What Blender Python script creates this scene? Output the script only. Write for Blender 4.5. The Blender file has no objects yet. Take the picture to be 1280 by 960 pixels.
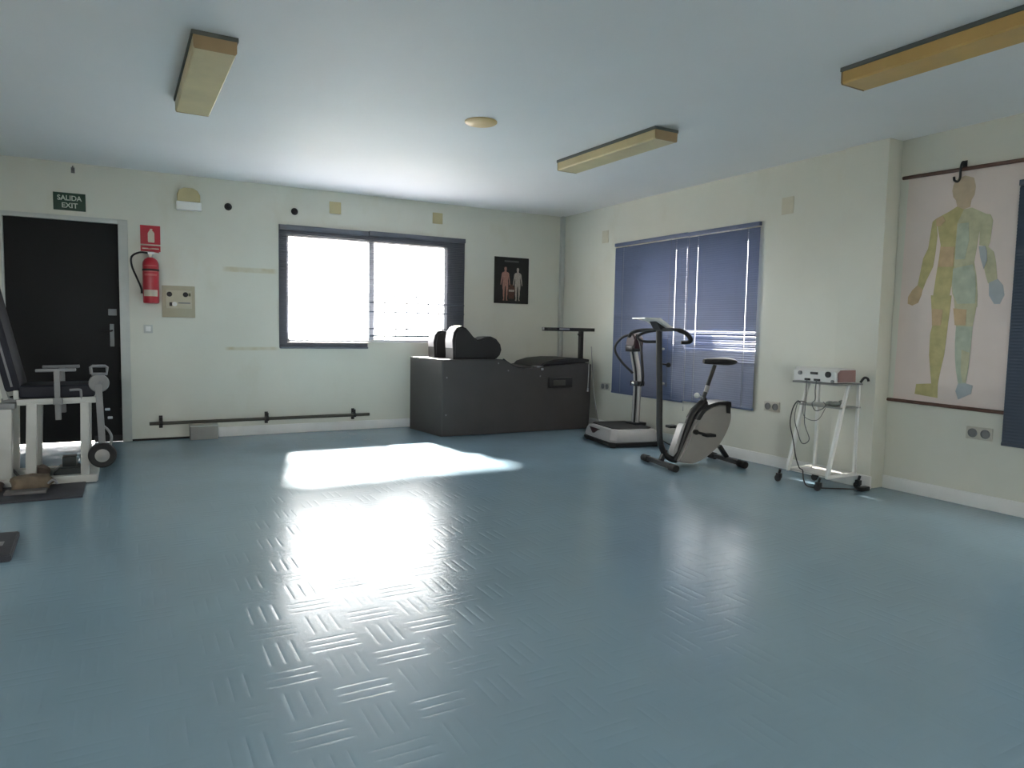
import bpy, bmesh, math, random
from mathutils import Vector, Matrix
random.seed(7)
S = bpy.context.scene
COL = S.collection
PI = math.pi

# ------------------------------------------------------------------ camera
H = 1.13
YAW, PITCH, ROLL, FPX = 0.502659, -0.077444, 0.0188276, 880.0
f = Vector((math.sin(YAW)*math.cos(PITCH), math.cos(YAW)*math.cos(PITCH), math.sin(PITCH)))
r = Vector((math.cos(YAW), -math.sin(YAW), 0)); u = r.cross(f)
c_, s_ = math.cos(ROLL), math.sin(ROLL)
r2 = c_*r + s_*u; u2 = -s_*r + c_*u
cam = bpy.data.cameras.new('camera'); cam.sensor_width = 36.0; cam.lens = 36.0*FPX/1280.0
cam.clip_start = 0.02; cam.clip_end = 300
co = bpy.data.objects.new('camera', cam); COL.objects.link(co)
co.matrix_world = Matrix(((r2.x, u2.x, -f.x, 0), (r2.y, u2.y, -f.y, 0), (r2.z, u2.z, -f.z, H), (0, 0, 0, 1)))
S.camera = co

YB, XR, XA, ZC = 7.566, 4.855, 4.977, 2.546      # back wall, right wall, alcove wall, ceiling
XL, YF = -2.7, -2.4                               # left wall, wall behind the camera

# ------------------------------------------------------------------ materials
def srgb(h):
    h = h.lstrip('#'); o = []
    for i in (0, 2, 4):
        v = int(h[i:i+2], 16)/255
        o.append(v/12.92 if v <= 0.04045 else ((v+0.055)/1.055)**2.4)
    return tuple(o)
def mat(name, col, rough=0.5, metal=0.0, var=0.06, scale=8.0, bump=0.0, bscale=60.0, spec=0.5):
    if isinstance(col, str): col = srgb(col)
    m = bpy.data.materials.new(name); m.use_nodes = True
    nt = m.node_tree; N = nt.nodes; L = nt.links
    b = N['Principled BSDF']
    b.inputs['Roughness'].default_value = rough; b.inputs['Metallic'].default_value = metal
    b.inputs['Specular IOR Level'].default_value = spec
    tc = N.new('ShaderNodeTexCoord'); nz = N.new('ShaderNodeTexNoise')
    nz.inputs['Scale'].default_value = scale; nz.inputs['Detail'].default_value = 4
    L.new(tc.outputs['Object'], nz.inputs['Vector'])
    rp = N.new('ShaderNodeMapRange'); rp.inputs['From Min'].default_value = .3; rp.inputs['From Max'].default_value = .7
    L.new(nz.outputs['Fac'], rp.inputs['Value'])
    mx = N.new('ShaderNodeMix'); mx.data_type = 'RGBA'
    mx.inputs['A'].default_value = (*[c*(1-var) for c in col], 1)
    mx.inputs['B'].default_value = (*[min(1, c*(1+var)) for c in col], 1)
    L.new(rp.outputs['Result'], mx.inputs['Factor']); L.new(mx.outputs['Result'], b.inputs['Base Color'])
    if bump:
        n2 = N.new('ShaderNodeTexNoise'); n2.inputs['Scale'].default_value = bscale
        L.new(tc.outputs['Object'], n2.inputs['Vector'])
        bp = N.new('ShaderNodeBump'); bp.inputs['Strength'].default_value = bump; bp.inputs['Distance'].default_value = .004
        L.new(n2.outputs['Fac'], bp.inputs['Height']); L.new(bp.outputs['Normal'], b.inputs['Normal'])
    return m

def wall_material():
    m = mat('aged_wall_paint', (0.66, 0.65, 0.57), .6, 0, .04, 1.3, .15, 25)
    nt = m.node_tree; N = nt.nodes; L = nt.links; b = N['Principled BSDF']
    base = b.inputs['Base Color'].links[0].from_socket
    tc = N.new('ShaderNodeTexCoord'); nz = N.new('ShaderNodeTexNoise')
    nz.inputs['Scale'].default_value = 2.3; nz.inputs['Detail'].default_value = 5; nz.inputs['Roughness'].default_value = .6
    mp = N.new('ShaderNodeMapping'); mp.inputs['Scale'].default_value = (1, 1, .6); mp.inputs['Location'].default_value = (3.1, 1.2, 0)
    L.new(tc.outputs['Object'], mp.inputs['Vector']); L.new(mp.outputs['Vector'], nz.inputs['Vector'])
    rp = N.new('ShaderNodeMapRange'); rp.inputs['From Min'].default_value = .58; rp.inputs['From Max'].default_value = .78
    rp.inputs['To Max'].default_value = .45
    L.new(nz.outputs['Fac'], rp.inputs['Value'])
    mx = N.new('ShaderNodeMix'); mx.data_type = 'RGBA'; mx.inputs['B'].default_value = (.57, .53, .40, 1)
    L.new(rp.outputs['Result'], mx.inputs['Factor']); L.new(base, mx.inputs['A'])
    L.new(mx.outputs['Result'], b.inputs['Base Color'])
    return m

def back_wall_material():
    m = wall_material(); m.name = 'aged_wall_paint_with_tape_marks'
    nt = m.node_tree; N = nt.nodes; L = nt.links; b = N['Principled BSDF']
    base = b.inputs['Base Color'].links[0].from_socket
    tc = N.new('ShaderNodeTexCoord'); sp = N.new('ShaderNodeSeparateXYZ'); L.new(tc.outputs['Object'], sp.inputs[0])
    nz = N.new('ShaderNodeTexNoise'); nz.inputs['Scale'].default_value = 14; L.new(tc.outputs['Object'], nz.inputs['Vector'])
    def box1(sock, c, hw, soft):
        a = N.new('ShaderNodeMath'); a.operation = 'SUBTRACT'; L.new(sock, a.inputs[0]); a.inputs[1].default_value = c
        k = N.new('ShaderNodeMath'); k.operation = 'ABSOLUTE'; L.new(a.outputs[0], k.inputs[0])
        r_ = N.new('ShaderNodeMapRange'); r_.inputs['From Min'].default_value = hw; r_.inputs['From Max'].default_value = hw+soft
        r_.inputs['To Min'].default_value = 1; r_.inputs['To Max'].default_value = 0
        L.new(k.outputs[0], r_.inputs['Value']); return r_.outputs['Result']
    tot = None
    for z, hz, x in ((1.675, .018, 1.12), (.885, .010, 1.13)):
        q = N.new('ShaderNodeMath'); q.operation = 'MULTIPLY'
        L.new(box1(sp.outputs['Z'], z, hz, .012), q.inputs[0]); L.new(box1(sp.outputs['X'], x-1.1385, .22, .05), q.inputs[1])
        if tot is None: tot = q.outputs[0]
        else:
            w_ = N.new('ShaderNodeMath'); w_.operation = 'MAXIMUM'; L.new(tot, w_.inputs[0]); L.new(q.outputs[0], w_.inputs[1]); tot = w_.outputs[0]
    q = N.new('ShaderNodeMath'); q.operation = 'MULTIPLY'; L.new(tot, q.inputs[0]); L.new(nz.outputs['Fac'], q.inputs[1])
    mx = N.new('ShaderNodeMix'); mx.data_type = 'RGBA'; mx.inputs['B'].default_value = (.50, .42, .24, 1)
    L.new(q.outputs[0], mx.inputs['Factor']); L.new(base, mx.inputs['A']); L.new(mx.outputs['Result'], b.inputs['Base Color'])
    return m

def floor_material():
    m = mat('blue_vinyl_floor', (0.20, 0.298, 0.365), .25, 0, .05, 1.7, spec=.75)
    nt = m.node_tree; N = nt.nodes; L = nt.links; b = N['Principled BSDF']
    def M(op, a, bb=None, cc=None):
        n = N.new('ShaderNodeMath'); n.operation = op
        for i, x in enumerate((a, bb, cc)):
            if x is None: continue
            if isinstance(x, (int, float)): n.inputs[i].default_value = x
            else: L.new(x, n.inputs[i])
        return n.outputs[0]
    tc = N.new('ShaderNodeTexCoord'); sp = N.new('ShaderNodeSeparateXYZ'); L.new(tc.outputs['Object'], sp.inputs[0])
    sx = M('DIVIDE', sp.outputs['X'], .185); sy = M('DIVIDE', sp.outputs['Y'], .185)
    par = M('MODULO', M('ADD', M('ADD', M('FLOOR', sx), M('FLOOR', sy)), 400.0), 2.0)
    par = M('GREATER_THAN', par, .5)
    fx = M('FRACT', sx); fy = M('FRACT', sy)
    across = M('ADD', M('MULTIPLY', fx, par), M('MULTIPLY', fy, M('SUBTRACT', 1.0, par)))
    along = M('ADD', M('MULTIPLY', fy, par), M('MULTIPLY', fx, M('SUBTRACT', 1.0, par)))
    t = M('FRACT', M('ADD', M('MULTIPLY', across, 4.0), .5))
    # three embossed grooves inside each square, fading out towards the square's ends
    q = M('MULTIPLY', M('ABSOLUTE', M('SUBTRACT', t, .5)), 2.0)
    inner = M('MULTIPLY', M('GREATER_THAN', across, .125), M('LESS_THAN', across, .875))
    e1 = M('SUBTRACT', 1.0, M('MINIMUM', M('DIVIDE', q, .62), 1.0))
    e1 = M('MULTIPLY', M('MULTIPLY', e1, e1), inner)
    e2 = M('MINIMUM', M('MULTIPLY', M('MINIMUM', along, M('SUBTRACT', 1.0, along)), 1/.12), 1.0)
    nz = N.new('ShaderNodeTexNoise'); nz.inputs['Scale'].default_value = 6; nz.inputs['Detail'].default_value = 2
    L.new(tc.outputs['Object'], nz.inputs['Vector'])
    n3 = N.new('ShaderNodeTexNoise'); n3.inputs['Scale'].default_value = 3.0; n3.inputs['Detail'].default_value = 0
    L.new(tc.outputs['Object'], n3.inputs['Vector'])
    h = M('MULTIPLY', M('MULTIPLY', e1, e2), M('ADD', .25, nz.outputs['Fac']))
    h2 = M('SUBTRACT', M('MULTIPLY', n3.outputs['Fac'], 1.0), h)
    bp = N.new('ShaderNodeBump'); bp.inputs['Strength'].default_value = .48; bp.inputs['Distance'].default_value = .0016
    L.new(h2, bp.inputs['Height']); L.new(bp.outputs['Normal'], b.inputs['Normal'])
    n2 = N.new('ShaderNodeTexNoise'); n2.inputs['Scale'].default_value = 2.2; n2.inputs['Detail'].default_value = 5
    L.new(tc.outputs['Object'], n2.inputs['Vector'])
    rr = N.new('ShaderNodeMapRange'); rr.inputs['From Min'].default_value = .3; rr.inputs['From Max'].default_value = .7
    rr.inputs['To Min'].default_value = .20; rr.inputs['To Max'].default_value = .27
    L.new(n2.outputs['Fac'], rr.inputs['Value']); L.new(rr.outputs['Result'], b.inputs['Roughness'])
    return m

def glass_material():
    m = bpy.data.materials.new('window_glass'); m.use_nodes = True
    nt = m.node_tree; N = nt.nodes; L = nt.links; N.clear()
    o = N.new('ShaderNodeOutputMaterial'); t = N.new('ShaderNodeBsdfTransparent'); g = N.new('ShaderNodeBsdfGlossy')
    t.inputs['Color'].default_value = (.95, .96, .96, 1); g.inputs['Roughness'].default_value = .02
    fr = N.new('ShaderNodeFresnel'); fr.inputs['IOR'].default_value = 1.45
    mx = N.new('ShaderNodeMixShader')
    ge = N.new('ShaderNodeNewGeometry'); mu = N.new('ShaderNodeMath'); mu.operation = 'MULTIPLY'
    iv = N.new('ShaderNodeMath'); iv.operation = 'SUBTRACT'; iv.inputs[0].default_value = 1
    L.new(ge.outputs['Backfacing'], iv.inputs[1]); L.new(fr.outputs[0], mu.inputs[0]); L.new(iv.outputs[0], mu.inputs[1])
    L.new(mu.outputs[0], mx.inputs[0]); L.new(t.outputs[0], mx.inputs[1]); L.new(g.outputs[0], mx.inputs[2])
    L.new(mx.outputs[0], o.inputs['Surface'])
    return m

M = dict(
    wall=wall_material(), wall_marked=back_wall_material(), floor=floor_material(), glass=glass_material(),
    ceil=mat('white_ceiling_paint', (.82, .805, .795), .7, 0, .02, 1.0, .1, 30),
    base=mat('white_skirting', (.80, .79, .77), .45, 0, .03),
    ground=mat('outdoor_paving', (.11, .10, .09), .8, 0, .1, 2),
    frame=mat('slate_blue_frame', (.125, .135, .165), .5, 0, .06),
    alu=mat('grey_aluminium', (.42, .42, .44), .4, .3, .04),
    blind=mat('navy_blind_slat', (.095, .124, .220), .42, 0, .05, 3),
    blind_dark=mat('dark_navy_blind_slat', (.045, .062, .095), .45, 0, .05, 3),
    door=mat('dark_door_laminate', (.009, .009, .009), .6, 0, .15, 2, spec=.25),
    doorframe=mat('door_frame_paint', (.50, .51, .48), .45, 0, .04),
    steel=mat('brushed_steel', (.55, .55, .56), .3, .9, .05),
    chrome=mat('chrome', (.75, .75, .76), .15, 1, .02),
    black=mat('black_plastic', (.012, .012, .013), .4, 0, .1, 20, .1, 120),
    rubber=mat('black_rubber', (.014, .014, .014), .75, 0, .1, 20),
    bench=mat('charcoal_laminate', (.046, .041, .040), .45, 0, .12, 3),
    leather=mat('black_vinyl_upholstery', (.009, .008, .009), .5, 0, .1, 10, .2, 90),
    padgrey=mat('light_grey_vinyl', (.36, .34, .35), .45, 0, .05, 10, .1, 90),
    navy=mat('navy_vinyl_upholstery', (.011, .012, .019), .55, 0, .1, 8, .2, 80, .25),
    piping=mat('grey_piping', (.20, .20, .21), .5),
    white=mat('white_enamel', (.74, .73, .70), .4, 0, .04),
    cream=mat('chair_frame_enamel', (.45, .45, .42), .42, 0, .05),
    greyp=mat('grey_plastic', (.20, .20, .20), .45, 0, .06),
    silver=mat('silver_paint', (.40, .385, .38), .38, .25, .05),
    silver_dark=mat('worn_silver_tube', (.33, .32, .31), .35, .5, .05),  # darker silver for one column tube
    shroud=mat('beige_grey_shroud', (.34, .315, .29), .42, 0, .04),
    red=mat('extinguisher_red', (.42, .015, .03), .3, 0, .06),
    signred=mat('sign_red', (.46, .015, .03), .45, 0, .04),
    signlight=mat('sign_pale', (.60, .52, .42), .5),
    signgreen=mat('sign_green', (.008, .045, .022), .45),
    signtext=mat('sign_lettering', (.55, .60, .50), .5),
    maroon=mat('maroon_plastic', (.036, .012, .015), .4, 0, .1),
    yellow=mat('yellowed_diffuser', (.62, .50, .27), .35, 0, .08, 5),
    orange=mat('amber_aged_diffuser', (.60, .37, .12), .35, 0, .08, 5),
    stain=mat('yellowed_plate', (.50, .43, .24), .5, 0, .06),
    disc=mat('yellowed_cover', (.58, .41, .19), .5, 0, .05),
    beige=mat('beige_panel', (.42, .37, .26), .5, 0, .06),
    paper=mat('chart_paper', (.72, .61, .56), .6, 0, .03, 4),
    rod=mat('brown_wooden_rod', (.10, .045, .030), .5, 0, .2, 30),
    hook=mat('dark_iron', (.02, .018, .018), .5, .4),
    olive=mat('chart_olive', (.47, .41, .19), .6, 0, .15, 14),
    ochre=mat('chart_ochre', (.54, .38, .22), .6, 0, .12, 14),
    skin=mat('chart_flesh', (.54, .42, .29), .6, 0, .1, 14),
    sage=mat('chart_sage', (.48, .46, .30), .6, 0, .15, 14),
    teal=mat('chart_grey_green', (.42, .46, .36), .6, 0, .15, 14),
    bluegrey=mat('chart_blue_grey', (.38, .41, .43), .6, 0, .06, 14),
    posterblack=mat('poster_black', (.010, .009, .007), .45, 0, .1),
    posterred=mat('poster_muscle_red', (.38, .19, .15), .5, 0, .2, 60),
    posterpale=mat('poster_pale', (.40, .34, .29), .5, 0, .2, 60),
    postergrey=mat('poster_title', (.09, .09, .085), .5),
    posterbrown=mat('poster_brown', (.085, .035, .022), .5, 0, .2, 60),
    pink=mat('dusty_pink_panel', (.30, .175, .165), .5, 0, .05),
    tan=mat('tan_canvas', (.14, .105, .070), .8, 0, .25, 18, .4, 60),
    brown=mat('brown_canvas', (.085, .062, .05), .8, 0, .25, 18, .4, 60),
    dgreen=mat('dark_green_vinyl', (.016, .023, .022), .55, 0, .15, 12),
    matgrey=mat('dark_grey_matting', (.035, .036, .045), .7, 0, .15, 10, .3, 80),
    plywood=mat('worn_grey_board', (.13, .12, .115), .7, 0, .2, 9),
    wire=mat('grey_cable', (.10, .10, .10), .5),
    pale_wire=mat('pale_cable', (.32, .31, .30), .5),
    socket=mat('cream_socket', (.52, .49, .42), .4),
    capend=mat('amber_end_cap', (.36, .25, .13), .5, 0, .08, 6),
    lcd=mat('grey_display', (.055, .055, .048), .3),
)

# ------------------------------------------------------------------ mesh helpers
class MB:
    """collects shapes; build() links them as ONE mesh object (coordinates in world metres)"""
    def __init__(s): s.bm = bmesh.new()
    def _add(s, bm2, mtx=None):
        me = bpy.data.meshes.new('t')
        if mtx is not None: bmesh.ops.transform(bm2, matrix=mtx, verts=bm2.verts)
        bm2.to_mesh(me); bm2.free(); s.bm.from_mesh(me); bpy.data.meshes.remove(me)
    def box(s, a, b, bev=0.0, seg=2, mtx=None):
        bm = bmesh.new(); bmesh.ops.create_cube(bm, size=1)
        for v in bm.verts: v.co = Vector([(a[i]+b[i])/2 + v.co[i]*abs(b[i]-a[i]) for i in range(3)])
        if bev: bmesh.ops.bevel(bm, geom=bm.edges[:], offset=bev, segments=seg, affect='EDGES', profile=.6)
        s._add(bm, mtx); return s
    def tube(s, pts, rad, n=10, cap=True):
        pts = [Vector(p) for p in pts]; bm = bmesh.new(); rings = []; prev = None
        for i, p in enumerate(pts):
            t = (pts[min(i+1, len(pts)-1)] - pts[max(i-1, 0)]).normalized()
            if prev is None:
                a = Vector((0, 0, 1)) if abs(t.z) < .9 else Vector((1, 0, 0)); nrm = t.cross(a).normalized()
            else: nrm = (prev - t*prev.dot(t)).normalized()
            prev = nrm; bi = t.cross(nrm); rr = rad[i] if isinstance(rad, (list, tuple)) else rad
            rings.append([bm.verts.new(p + rr*(math.cos(2*PI*k/n)*nrm + math.sin(2*PI*k/n)*bi)) for k in range(n)])
        for A, B in zip(rings, rings[1:]):
            for k in range(n): bm.faces.new((A[k], A[(k+1) % n], B[(k+1) % n], B[k]))
        if cap: bm.faces.new(rings[0][::-1]); bm.faces.new(rings[-1])
        bmesh.ops.recalc_face_normals(bm, faces=bm.faces); s._add(bm); return s
    def bar(s, a, b, w, h, bev=.003, up=(0, 0, 1)):
        """rectangular bar from a to b; h measured along 'up', w across"""
        a, b = Vector(a), Vector(b); t = (b-a); ln = t.length; t.normalize(); upv = Vector(up)
        x = t.cross(upv).normalized(); z = x.cross(t).normalized()
        m = Matrix(((x.x, t.x, z.x, (a.x+b.x)/2), (x.y, t.y, z.y, (a.y+b.y)/2), (x.z, t.z, z.z, (a.z+b.z)/2), (0, 0, 0, 1)))
        s.box((-w/2, -ln/2, -h/2), (w/2, ln/2, h/2), bev, 2, m); return s
    def cyl(s, c, axis, rad, ln, n=24, bev=0.0, rad2=None):
        bm = bmesh.new(); bmesh.ops.create_cone(bm, cap_ends=True, segments=n, radius1=rad, radius2=rad if rad2 is None else rad2, depth=ln)
        if bev: bmesh.ops.bevel(bm, geom=[e for e in bm.edges if all(len(fc.verts) > 4 or True for fc in e.link_faces) and any(len(fc.verts) > 4 for fc in e.link_faces)], offset=bev, segments=3, affect='EDGES')
        q = Vector((0, 0, 1)).rotation_difference(Vector(axis)).to_matrix().to_4x4()
        s._add(bm, Matrix.Translation(c) @ q); return s
    def lathe(s, c, axis, prof, n=28):
        bm = bmesh.new(); rings = []
        for (rr, z) in prof: rings.append([bm.verts.new((max(rr, 1e-4)*math.cos(2*PI*k/n), max(rr, 1e-4)*math.sin(2*PI*k/n), z)) for k in range(n)])
        for A, B in zip(rings, rings[1:]):
            for k in range(n): bm.faces.new((A[k], A[(k+1) % n], B[(k+1) % n], B[k]))
        bm.faces.new(rings[0][::-1]); bm.faces.new(rings[-1]); bmesh.ops.recalc_face_normals(bm, faces=bm.faces)
        q = Vector((0, 0, 1)).rotation_difference(Vector(axis)).to_matrix().to_4x4()
        s._add(bm, Matrix.Translation(c) @ q); return s
    def prism(s, poly, fn, d0, d1, bev=0.0):
        """poly: 2D outline; fn(a,b,d) -> 3D; extruded from depth d0 to d1"""
        bm = bmesh.new(); A = [bm.verts.new(fn(a, b, d0)) for a, b in poly]; B = [bm.verts.new(fn(a, b, d1)) for a, b in poly]
        fa = bm.faces.new(A); fb = bm.faces.new(B[::-1]); n = len(poly)
        for k in range(n): bm.faces.new((A[k], B[k], B[(k+1) % n], A[(k+1) % n]))
        bmesh.ops.recalc_face_normals(bm, faces=bm.faces)
        if bev: bmesh.ops.bevel(bm, geom=list({e for fc in (fa, fb) for e in fc.edges}), offset=bev, segments=3, affect='EDGES')
        bmesh.ops.triangulate(bm, faces=[fc for fc in bm.faces if len(fc.verts) > 4])
        s._add(bm); return s
    def sphere(s, c, rad, sc=(1, 1, 1), n=20):
        bm = bmesh.new(); bmesh.ops.create_uvsphere(bm, u_segments=n, v_segments=n//2, radius=rad)
        s._add(bm, Matrix.Translation(c) @ Matrix.Diagonal((*sc, 1))); return s
    def quads(s, vs, fs):
        bm = bmesh.new(); V = [bm.verts.new(v) for v in vs]
        for q in fs: bm.faces.new([V[i] for i in q])
        s._add(bm); return s
    def build(s, name, m, parent=None, smooth=35):
        o = None
        me = bpy.data.meshes.new(name)
        org = Vector((0, 0, 0))
        p = parent
        while p is not None: org += p.location; p = p.parent
        if parent is None and s.bm.verts:
            xs = [v.co for v in s.bm.verts]
            org = Vector(((min(v.x for v in xs)+max(v.x for v in xs))/2, (min(v.y for v in xs)+max(v.y for v in xs))/2, min(v.z for v in xs)))
        for v in s.bm.verts: v.co -= org
        s.bm.to_mesh(me); s.bm.free()
        if smooth:
            for p in me.polygons: p.use_smooth = True
            me.set_sharp_from_angle(angle=math.radians(smooth))
        me.materials.append(m)
        o = bpy.data.objects.new(name, me); COL.objects.link(o)
        if parent is None: o.location = org
        else: o.parent = parent
        return o

def tag(o, label, cat, group=None):
    o['label'] = label; o['category'] = cat
    if group: o['group'] = group
    return o
def thing(name, label, cat, loc, group=None):
    o = bpy.data.objects.new(name, None); COL.objects.link(o); o.location = loc; o.empty_display_size = .1
    return tag(o, label, cat, group)
def struct(o): o['kind'] = 'structure'; return o
def sgroup(name, loc=(0, 0, 0)):
    o = bpy.data.objects.new(name, None); COL.objects.link(o); o.location = loc; o['kind'] = 'structure'; return o
def copy_tree(o, parent=None):
    c = o.copy(); COL.objects.link(c); c.parent = parent
    for ch in [q for q in list(COL.objects) if q.parent == o]: copy_tree(ch, c)
    return c
def bez(pts, n=8):
    """Catmull-Rom through points"""
    P = [Vector(p) for p in pts]; P = [2*P[0]-P[1]] + P + [2*P[-1]-P[-2]]; o = []
    for i in range(1, len(P)-2):
        for k in range(n):
            t = k/n; a, b, c, d = P[i-1:i+3]
            o.append(.5*((2*b) + (c-a)*t + (2*a-5*b+4*c-d)*t*t + (3*b-a-3*c+d)*t**3))
    o.append(P[-2]); return o
def text_mesh(txt, size, m, parent, mtx, ext=.0008, name='lettering', sx=1.0):
    cu = bpy.data.curves.new('t', 'FONT'); cu.body = txt; cu.size = size; cu.extrude = ext; cu.align_x = 'CENTER'; cu.align_y = 'CENTER'
    cu.offset = size*.018
    t = bpy.data.objects.new('t', cu); COL.objects.link(t)
    dg = bpy.context.evaluated_depsgraph_get(); me = bpy.data.meshes.new_from_object(t.evaluated_get(dg))
    COL.objects.unlink(t); bpy.data.objects.remove(t)
    me.transform(mtx @ Matrix.Diagonal((sx, 1, 1, 1))); me.transform(Matrix.Translation(-parent.location)); me.materials.clear(); me.materials.append(m)
    o = bpy.data.objects.new(name, me); COL.objects.link(o); o.parent = parent; return o

# ------------------------------------------------------------------ room shell
struct(MB().box((XL-.2, YF-.2, -.1), (XA+.12, YB+.10, 0)).build('floor', M['floor'], smooth=0))
struct(MB().box((XL-.2, YF-.2, ZC), (XA+.2, YB+.2, ZC+.15)).build('ceiling', M['ceil'], smooth=0))
g = struct(MB().box((-60, -60, -.35), (60, 60, -.12)).build('outside_ground', M['ground'], smooth=0))

DX0, DX1, DH = -.935, .005, 2.065                 # door opening
WX0, WX1, WZ0, WZ1 = 1.455, 3.30, .955, 2.085     # back window opening
RY0, RY1, RZ0, RZ1 = 4.42, 6.05, .955, 2.03       # right window opening
T = .10
def wall_y(name, y0, y1, x0, x1, holes, m):
    """wall slab in the XZ plane with rectangular holes (sorted by x)"""
    b = MB(); x = x0
    for (hx0, hx1, hz0, hz1) in holes:
        b.box((x, y0, 0), (hx0, y1, ZC))
        if hz0 > 0: b.box((hx0, y0, 0), (hx1, y1, hz0))
        b.box((hx0, y0, hz1), (hx1, y1, ZC)); x = hx1
    b.box((x, y0, 0), (x1, y1, ZC)); return struct(b.build(name, m, smooth=0))
def wall_x(name, x0, x1, y0, y1, holes, m):
    b = MB(); y = y0
    for (hy0, hy1, hz0, hz1) in holes:
        b.box((x0, y, 0), (x1, hy0, ZC))
        if hz0 > 0: b.box((x0, hy0, 0), (x1, hy1, hz0))
        b.box((x0, hy0, hz1), (x1, hy1, ZC)); y = hy1
    b.box((x0, y, 0), (x1, y1, ZC)); return struct(b.build(name, m, smooth=0))
wall_y('wall_back', YB, YB+T, XL-.1, XA+.1, [(DX0, DX1, 0, DH), (WX0, WX1, WZ0, WZ1)], M['wall_marked'])
wall_x('wall_right', XR, XR+.24, 3.25, YB, [(RY0, RY1, RZ0, RZ1)], M['wall'])
AY0, AY1 = .85, 2.25
BY0, BY1 = -1.75, -.35
wall_x('wall_alcove', XA, XA+.12, YF, 3.25, [(BY0, BY1, RZ0, 2.15), (AY0, AY1, RZ0, RZ1)], M['wall'])
struct(MB().box((XR-.035, 3.232, 0), (XA, 3.585, ZC), .004).build('trim_pilaster', M['wall'], smooth=0))
FW = [(-2.1, -0.5, .95, 2.15)]
wall_y('wall_front', YF-.12, YF, XL-.1, XA+.1, FW, M['wall'])
LY0, LY1 = 3.5, 4.0
wall_x('wall_left', XL-.12, XL, YF, YB, [(LY0, LY1, RZ0, 2.10)], M['wall'])
# corner pipe casing, skirtings
struct(MB().box((XR-.055, YB-.055, 0), (XR-.002, YB-.002, ZC), .012).build('trim_corner', M['doorframe']))
struct(MB().box((.80, YB-.016, 0), (XR-.06, YB, .095), .003).build('baseboard_back', M['base']))
struct(MB().box((.04, YB-.012, 0), (.56, YB, .018), .002).build('baseboard_threshold', M['rubber']))
struct(MB().box((XR-.016, 3.59, 0), (XR, YB-.06, .095), .003).build('baseboard_right', M['base']))
struct(MB().box((XA-.016, YF, 0), (XA, 3.228, .095), .003).build('baseboard_alcove', M['base']))
struct(MB().box((XR-.050, 3.218, 0), (XR-.035, 3.60, .095), .003).build('baseboard_pilaster', M['base']))

# door
d = sgroup('door_1', (DX0, YB, 0))
MB().box((DX0+.02, YB+.035, .016), (DX1-.045, YB+.075, DH-.03), .003).build('door_leaf', M['door'], d)
MB().box((-.27, YB+.03, .0005), (DX1-.045, YB+.034, .06), .001).build('draught_strip', M['rubber'], d)  # added strip that blocks light under the right part of the door
fr = MB()
fr.box((DX1-.045, YB-.012, 0), (DX1+.035, YB+.09, DH+.01), .004); fr.box((DX0-.0, YB-.004, 0), (DX0+.02, YB+.09, DH+.01), .003)
fr.box((DX0, YB-.006, DH-.03), (DX1+.035, YB+.09, DH+.012), .003); fr.build('door_frame', M['doorframe'], d)
h = MB().box((DX1-.13, YB+.028, .90), (DX1-.095, YB+.036, 1.11), .003).build('handle_plate', M['greyp'], d)
MB().tube(bez([(DX1-.112, YB+.03, 1.05), (DX1-.112, YB-.015, 1.05), (DX1-.125, YB-.025, 1.045), (DX1-.21, YB-.025, 1.04)], 5), .008).build('door_handle', M['hook'], h)
MB().box((DX1-.14, YB+.028, 1.19), (DX1-.07, YB+.036, 1.25), .004).build('lock_plate', M['greyp'], d)
for z in (.93, .62, .28, 1.5): MB().cyl((DX1-.052, YB+.03, z), (0, 0, 1), .008, .07, 10).build('hinge', M['hook'], d)

# back window
w = sgroup('window_1', (WX0, YB, WZ0))
yb0, yb1 = YB+.02, YB+.075
b = MB()
b.box((WX0, yb0, WZ0), (WX0+.045, yb1, WZ1), .003); b.box((WX1-.05, yb0, WZ0), (WX1, yb1, WZ1), .003)
b.box((WX0, yb0, WZ1-.04), (WX1, yb1, WZ1), .003); b.box((WX0, yb0, WZ0), (WX1, yb1, WZ0+.035), .003)
b.build('window_frame', M['alu'], w)
MB().box((2.352, YB+.012, WZ0+.03), (2.412, yb1+.004, WZ1-.03), .004).build('mullion', M['alu'], w)
MB().box((WX0+.04, YB+.045, WZ0+.03), (2.36, YB+.049, WZ1-.03)).build('pane', M['glass'], w)
MB().box((2.40, YB+.055, WZ0+.03), (WX1-.045, YB+.059, WZ1-.03)).build('pane', M['glass'], w)
b = MB()
gy = YB+.16
for i in range(15): b.tube([(WX0-.06+i*.132, gy, WZ0-.1), (WX0-.06+i*.132, gy, WZ1+.1)], .008, 6)
for z in (WZ0+.03, 1.48, 1.955): b.box((WX0-.1, gy-.003, z-.018), (WX1+.1, gy+.003, z+.018))
b.build('security_grille', M['white'], w)

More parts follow.
